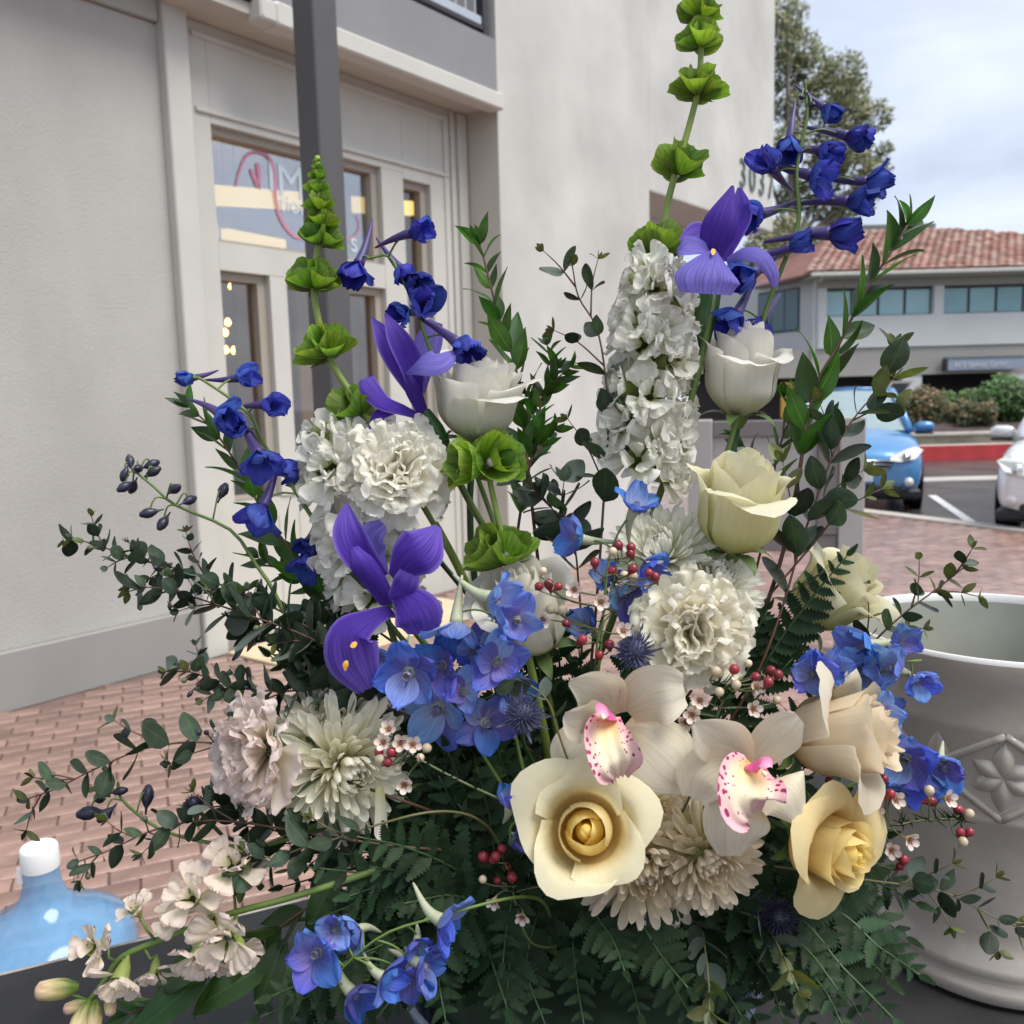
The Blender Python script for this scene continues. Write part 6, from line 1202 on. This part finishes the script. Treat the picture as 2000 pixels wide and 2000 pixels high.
branch('eucalyptus_branch', 'thin eucalyptus sprig with small buds over the bricks', path=[(350, 1305), (410, 1325), (480, 1345), (560, 1350), (660, 1345), (760, 1380)], d=0.57, l0=26, l1=84, step=28, twigs=7, tl=70, open_=1.0, tips=0.05, buds=8, **eu)
branch('eucalyptus_branch', 'long eucalyptus branch with curled leaves over the brick paving', path=[(55, 1560), (110, 1540), (190, 1500), (290, 1460), (400, 1450), (520, 1470), (660, 1520)], d=0.54, l0=38, l1=88, step=58, twigs=6, tl=110, open_=1.05, tips=0.05, buds=4, **eu)
branch('eucalyptus_branch', 'low eucalyptus branch ending beside the water bottle', path=[(155, 1682), (215, 1660), (290, 1625), (370, 1605), (460, 1605), (560, 1620), (680, 1640)], d=0.53, l0=38, l1=76, step=56, twigs=5, tl=100, open_=1.05, tips=0.05, buds=4, **eu)
branch('eucalyptus_branch', 'upright eucalyptus sprig against the pale wing wall', path=[(1118, 520), (1130, 580), (1165, 640), (1182, 730), (1188, 830), (1182, 930), (1175, 1040)], d=0.61, l0=34, l1=90, step=84, twigs=5, tl=130, open_=0.95, tips=0.12, **eu)
branch('eucalyptus_branch', 'eucalyptus branch with long silvery leaves by the board stand', path=[(1745, 740), (1690, 790), (1640, 860), (1600, 960), (1565, 1060), (1530, 1180)], d=0.60, l0=56, l1=110, step=62, twigs=5, tl=150, open_=0.8, tips=0.15, **eu)
branch('eucalyptus_branch', 'short eucalyptus shoot with yellow tip before the blue car', path=[(1722, 955), (1680, 975), (1640, 1000), (1590, 1060)], d=0.60, l0=46, l1=70, step=48, open_=1.0, tips=0.5, **eu)
branch('eucalyptus_branch', 'round leaved eucalyptus sprig over the white pot rim', path=[(1880, 1110), (1830, 1150), (1770, 1195), (1710, 1250), (1640, 1330)], d=0.59, l0=34, l1=66, step=44, twigs=5, tl=110, open_=1.05, tips=0.25, **eu)
branch('eucalyptus_branch', 'trailing eucalyptus branch across the lower pot side', path=[(1985, 1810), (1920, 1780), (1850, 1745), (1780, 1730), (1700, 1720)], d=0.57, l0=40, l1=66, step=48, twigs=5, tl=110, open_=1.0, tips=0.1, smat=M_twigg, **eu)
branch('eucalyptus_branch', 'grey green eucalyptus sprig above the blush stock', path=[(470, 1725), (520, 1690), (580, 1660), (650, 1640), (740, 1610)], d=0.52, l0=44, l1=74, step=46, twigs=4, tl=80, open_=1.0, tips=0.1, smat=M_twigg, **eu)
branch('eucalyptus_branch', 'drooping eucalyptus sprig under the cream chrysanthemums', path=[(1386, 1975), (1384, 1920), (1378, 1860), (1366, 1810), (1330, 1790)], d=0.585, dd=-0.085, l0=40, l1=74, step=48, open_=0.9, tips=0.4, smat=M_twigg, **eu)
branch('eucalyptus_branch', 'drooping eucalyptus sprig under the soft yellow rose', path=[(1560, 1935), (1530, 1870), (1505, 1820), (1470, 1785), (1420, 1780)], d=0.585, dd=-0.085, l0=42, l1=82, step=48, open_=0.9, tips=0.3, smat=M_twigg, **eu)
branch('eucalyptus_branch', 'small eucalyptus sprig crossing the sky blue florets', path=[(955, 1300), (985, 1320), (1030, 1335), (1070, 1370), (1090, 1430)], d=0.535, l0=36, l1=54, step=40, open_=1.0, tips=0.1, smat=M_twigg, **eu)
branch('eucalyptus_branch', 'eucalyptus sprig with dark round leaves behind the pale blue florets', path=[(1060, 970), (1090, 1010), (1120, 1060), (1130, 1140)], d=0.62, l0=60, l1=80, step=36, twigs=3, tl=90, open_=1.0, tips=0.0, **eu)
branch('eucalyptus_branch', 'eucalyptus sprig filling the gap below the violet iris', path=[(600, 1260), (660, 1300), (740, 1380), (820, 1470)], d=0.60, l0=50, l1=80, step=34, twigs=4, tl=90, open_=1.0, tips=0.0, **eu)

# ================================================================ waxflower and sea holly
wax('waxflower sprig with red buds on the pale blue delphinium', [(1205, 1095), (1195, 1150), (1170, 1230), (1160, 1330)], 0.535, [(1122, 1152, -.2, .2, 1), (1173, 1176, .1, .1, 1), (1217, 1233, .1, .4, .9), (1000+60, 1210, 0, 0, 1)],
    [(1208, 1066, 0), (1233, 1070, 0), (1232, 1082, 1), (1196, 1115, 0), (1197, 1078, 2), (1235, 1112, 0), (1236, 1126, 2), (1268, 1120, 0), (1280, 1128, 1), (1162, 1100, 0), (1218, 1124, 2), (1060, 1116, 2), (1090, 1146, 0), (1072, 1142, 1), (1076, 1190, 2), (1098, 1192, 2), (1052, 1146, 0), (1106, 1218, 0), (1136, 1250, 1), (1170, 1280, 0), (1190, 1260, 1)])
wax('waxflower cluster beside the yellow hearted chrysanthemum', [(770, 1440), (800, 1470), (850, 1500), (930, 1540)], 0.52, [(760, 1425, -.2, .5, .9), (782, 1452, .1, .3, 1), (806, 1454, .2, .2, 1), (790, 1532, .1, -.1, 1), (750, 1450, -.3, .3, 1)],
    [(740, 1470, 0), (765, 1470, 0), (757, 1490, 0), (742, 1484, 2), (833, 1462, 2), (775, 1500, 2), (820, 1480, 2)])
wax('waxflower sprig with red beads left of the golden rose', [(985, 1685), (1000, 1720), (1008, 1770)], 0.53, [(1084, 1735, .3, .1, 1), (1020, 1790, -.1, -.3, 1), (965, 1760, -.3, -.4, .8)],
    [(980, 1659, 0), (962, 1680, 0), (968, 1674, 1), (990, 1694, 0), (972, 1720, 0), (1000, 1714, 0), (943, 1718, 2), (945, 1674, 1)], fs=38)
wax('waxflower buds under the cream carnation', [(1390, 1335), (1420, 1340), (1400, 1400), (1380, 1470)], 0.535, [(1476, 1342, .3, .3, 1), (1367, 1368, -.1, .1, 1), (1352, 1396, -.2, .1, .9), (1470, 1384, .2, .1, 1), (1340, 1410, -.3, -.2, .9)],
    [(1398, 1312, 2), (1434, 1308, 0), (1462, 1296, 2), (1438, 1338, 2), (1405, 1352, 2), (1475, 1322, 0), (1500, 1333, 1), (1520, 1318, 0), (1517, 1368, 2), (1355, 1378, 2), (1505, 1310, 1)])
wax('waxflower spray with red buds against the pot', [(1880, 1600), (1830, 1600), (1760, 1610), (1690, 1640), (1620, 1700)], 0.555, [(1708, 1578, -.2, .1, 1), (1748, 1562, .2, .2, 1), (1775, 1640, .3, 0, .9), (1740, 1660, 0, .1, 1), (1850, 1560, .3, .2, .9)],
    [(1622, 1540, 2), (1630, 1545, 0), (1725, 1522, 1), (1722, 1552, 0), (1738, 1552, 0), (1815, 1545, 2), (1817, 1565, 1), (1872, 1582, 0), (1893, 1590, 2), (1875, 1626, 0), (1893, 1626, 1), (1880, 1645, 2), (1765, 1680, 0), (1757, 1692, 1), (1620, 1525, 1)], needles=70)
thistle('steel blue sea holly head left of the cream carnation', 1240, 1272, 0.53, 82)
thistle('steel blue sea holly head beside the sky blue florets', 1022, 1396, 0.525, 84, (0.1, .5, .8))
thistle('nearly black sea holly button over the brick paving', 380, 1572, 0.54, 46, (-0.2, .8, .5), None, M_budd)
thistle('shaded sea holly head below the blue eucalyptus', 1520, 1790, 0.54, 80, (0.1, .2, .9), None, M_budd)

# ================================================================ ferns
random.seed(21)
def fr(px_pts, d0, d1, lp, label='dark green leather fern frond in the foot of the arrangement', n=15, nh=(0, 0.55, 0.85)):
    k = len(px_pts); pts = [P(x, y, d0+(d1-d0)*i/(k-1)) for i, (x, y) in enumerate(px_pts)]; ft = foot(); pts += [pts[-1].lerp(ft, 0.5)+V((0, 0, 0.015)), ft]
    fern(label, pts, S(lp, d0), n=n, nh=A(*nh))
fr([(1655, 1085), (1600, 1150), (1530, 1240), (1470, 1330)], 0.585, 0.62, 105, 'dark fern frond spread before the half hidden white rose', 17, (0.1, 0.1, 1))
fr([(1500, 1190), (1460, 1270), (1430, 1360)], 0.60, 0.62, 85, 'small dark fern frond right of the cream carnation', 13, (0, 0.2, 1))
fr([(1580, 1480), (1540, 1560), (1480, 1640)], 0.57, 0.62, 80, 'dark fern frond under the sideways cream rose', 13)
FL = 'dark green leather fern frond in the foot of the arrangement'
lows = [((985, 1960), (940, 1860), (930, 1760)), ((1060, 1990), (1040, 1880), (1060, 1780)), ((880, 1990), (860, 1890), (900, 1800)), ((760, 1700), (820, 1680), (900, 1690)), ((700, 1660), (800, 1640), (900, 1650)), ((860, 1560), (920, 1600), (990, 1650)), ((780, 1580), (860, 1620), (960, 1680)), ((940, 1520), (980, 1590), (1030, 1660)),
 ((640, 1760), (740, 1740), (860, 1730)), ((560, 1860), (680, 1800), (820, 1760)), ((520, 1960), (650, 1890), (800, 1820)), ((640, 2030), (740, 1940), (850, 1860)), ((1150, 1990), (1130, 1890), (1120, 1800)), ((1250, 1985), (1220, 1890), (1190, 1800)), ((1330, 1940), (1280, 1860), (1230, 1790)), ((1210, 1900), (1190, 1830), (1170, 1770)),
 ((1440, 1990), (1400, 1900), (1330, 1810)), ((1540, 1990), (1480, 1890), (1390, 1800)), ((1620, 1985), (1560, 1890), (1450, 1790)), ((1690, 1990), (1620, 1880), (1500, 1780)), ((1730, 1900), (1650, 1820), (1530, 1750)), ((1780, 1830), (1690, 1770), (1560, 1720)), ((1680, 1760), (1600, 1730), (1500, 1700)), ((1600, 1800), (1540, 1760), (1450, 1720)), ((1640, 1930), (1560, 1850), (1440, 1770)), ((1500, 2010), (1430, 1930), (1340, 1840)),
 ((700, 1880), (780, 1820), (880, 1770)), ((820, 1940), (860, 1850), (920, 1780)), ((990, 1880), (985, 1800), (1010, 1730)), ((1090, 1850), (1080, 1790), (1090, 1740)), ((600, 1950), (700, 1860), (820, 1790)), ((560, 1720), (680, 1700), (820, 1700)), ((1000, 2030), (990, 1930), (1010, 1830)), ((740, 1990), (800, 1900), (880, 1820)), ((1780, 1760), (1690, 1720), (1580, 1690)), ((1370, 2020), (1320, 1930), (1260, 1840)), ((1760, 1880), (1680, 1820), (1560, 1760)), ((1720, 1960), (1650, 1870), (1540, 1790)), ((1660, 2010), (1600, 1920), (1500, 1820)), ((1580, 2010), (1530, 1920), (1440, 1820)), ((500, 2000), (600, 1930), (740, 1850)), ((1800, 1900), (1720, 1840), (1600, 1780)), ((560, 2020), (640, 1960), (760, 1880)), ((1700, 1840), (1620, 1790), (1500, 1750)), ((1740, 1980), (1660, 1880), (1540, 1790))]
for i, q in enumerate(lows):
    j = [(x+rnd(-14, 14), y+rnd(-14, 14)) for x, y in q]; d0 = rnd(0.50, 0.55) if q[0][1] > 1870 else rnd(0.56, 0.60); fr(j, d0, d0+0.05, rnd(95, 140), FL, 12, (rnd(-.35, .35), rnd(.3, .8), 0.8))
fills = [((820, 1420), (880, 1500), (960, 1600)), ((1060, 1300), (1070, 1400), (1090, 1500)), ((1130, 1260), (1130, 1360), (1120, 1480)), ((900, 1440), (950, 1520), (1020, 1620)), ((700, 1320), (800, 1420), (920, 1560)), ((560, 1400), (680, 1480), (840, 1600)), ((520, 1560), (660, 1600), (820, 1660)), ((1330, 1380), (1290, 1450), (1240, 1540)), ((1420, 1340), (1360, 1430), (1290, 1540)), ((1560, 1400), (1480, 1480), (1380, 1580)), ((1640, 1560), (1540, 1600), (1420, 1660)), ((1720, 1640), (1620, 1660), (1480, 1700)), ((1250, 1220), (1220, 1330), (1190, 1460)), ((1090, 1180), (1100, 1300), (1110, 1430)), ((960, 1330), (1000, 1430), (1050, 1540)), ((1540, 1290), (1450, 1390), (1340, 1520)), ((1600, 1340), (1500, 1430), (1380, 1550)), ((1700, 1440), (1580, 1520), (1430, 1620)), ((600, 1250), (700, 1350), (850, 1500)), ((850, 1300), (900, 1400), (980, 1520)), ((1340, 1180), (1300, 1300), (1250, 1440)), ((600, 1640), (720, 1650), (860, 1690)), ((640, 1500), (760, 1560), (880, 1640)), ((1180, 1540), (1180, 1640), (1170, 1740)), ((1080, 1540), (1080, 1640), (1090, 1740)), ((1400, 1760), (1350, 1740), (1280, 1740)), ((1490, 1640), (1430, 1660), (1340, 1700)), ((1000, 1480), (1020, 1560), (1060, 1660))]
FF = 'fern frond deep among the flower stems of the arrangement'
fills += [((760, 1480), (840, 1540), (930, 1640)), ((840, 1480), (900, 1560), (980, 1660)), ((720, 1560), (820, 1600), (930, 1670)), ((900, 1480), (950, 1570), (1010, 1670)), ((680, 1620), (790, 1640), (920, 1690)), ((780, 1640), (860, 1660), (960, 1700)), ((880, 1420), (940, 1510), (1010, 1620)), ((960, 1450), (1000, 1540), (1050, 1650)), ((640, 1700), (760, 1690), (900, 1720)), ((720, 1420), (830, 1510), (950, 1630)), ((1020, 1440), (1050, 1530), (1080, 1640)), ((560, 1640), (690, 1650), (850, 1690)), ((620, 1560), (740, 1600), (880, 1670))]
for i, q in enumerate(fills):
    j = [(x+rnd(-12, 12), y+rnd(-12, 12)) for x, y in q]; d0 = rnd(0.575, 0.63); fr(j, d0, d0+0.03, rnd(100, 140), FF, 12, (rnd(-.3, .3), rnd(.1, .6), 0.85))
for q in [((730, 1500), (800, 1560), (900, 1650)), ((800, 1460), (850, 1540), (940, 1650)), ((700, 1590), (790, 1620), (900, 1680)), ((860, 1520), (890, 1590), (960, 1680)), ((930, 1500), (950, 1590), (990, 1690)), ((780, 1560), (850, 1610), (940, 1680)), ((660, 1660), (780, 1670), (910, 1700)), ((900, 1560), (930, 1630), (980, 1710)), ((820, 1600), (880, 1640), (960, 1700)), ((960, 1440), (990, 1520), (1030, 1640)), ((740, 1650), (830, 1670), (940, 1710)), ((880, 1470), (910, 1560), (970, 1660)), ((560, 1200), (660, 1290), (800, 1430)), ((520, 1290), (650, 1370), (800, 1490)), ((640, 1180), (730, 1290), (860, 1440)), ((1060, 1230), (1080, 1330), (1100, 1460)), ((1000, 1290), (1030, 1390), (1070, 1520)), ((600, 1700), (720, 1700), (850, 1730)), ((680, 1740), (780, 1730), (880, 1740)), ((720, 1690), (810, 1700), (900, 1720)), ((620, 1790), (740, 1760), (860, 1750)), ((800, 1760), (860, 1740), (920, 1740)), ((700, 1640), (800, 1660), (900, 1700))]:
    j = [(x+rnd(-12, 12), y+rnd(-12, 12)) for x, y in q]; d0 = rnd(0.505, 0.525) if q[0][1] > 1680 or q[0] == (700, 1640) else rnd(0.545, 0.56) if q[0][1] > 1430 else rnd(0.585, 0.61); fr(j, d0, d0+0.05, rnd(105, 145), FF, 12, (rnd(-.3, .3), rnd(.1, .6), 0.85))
branch('eucalyptus_branch', 'eucalyptus sprig with broad leaves left of the violet iris', path=[(500, 1215), (560, 1235), (640, 1275), (740, 1340)], d=0.60, l0=66, l1=96, step=44, twigs=2, tl=90, open_=1.0, tips=0.0, **eu)
branch('eucalyptus_branch', 'eucalyptus sprig tucked under the blush edged carnation', path=[(430, 1560), (500, 1600), (590, 1640), (700, 1680)], d=0.565, l0=56, l1=84, step=38, twigs=4, tl=90, open_=1.0, tips=0.0, **eu)
# broad stock leaves and strap leaves low on the left
t, ft = flower('stock_leaves', 'broad strap leaves under the blush pink stock', 'greenery')
for x, y, dx, dy, L in ((330, 1890, -.8, -.45, 190), (300, 1940, -.7, -.6, 210), (450, 1880, -.4, -.9, 180), (520, 1840, -.3, -.9, 220), (560, 1740, -.5, -.8, 170), (420, 1930, -.9, -.4, 200)):
    put('leaf', random.choice(BRDL), t, lframe(P(x+110, y-50, 0.55), A(dx, dy, 0.25), A(0, .6, .8), S(L, .53)))
mb = MB(); mb.tube(stem_curve(P(560, 1800, 0.56), A(1, 0.1, -0.2), ft, 5), S(5, .55), 6); mb.build('stem', M_stem, t, smooth=True)
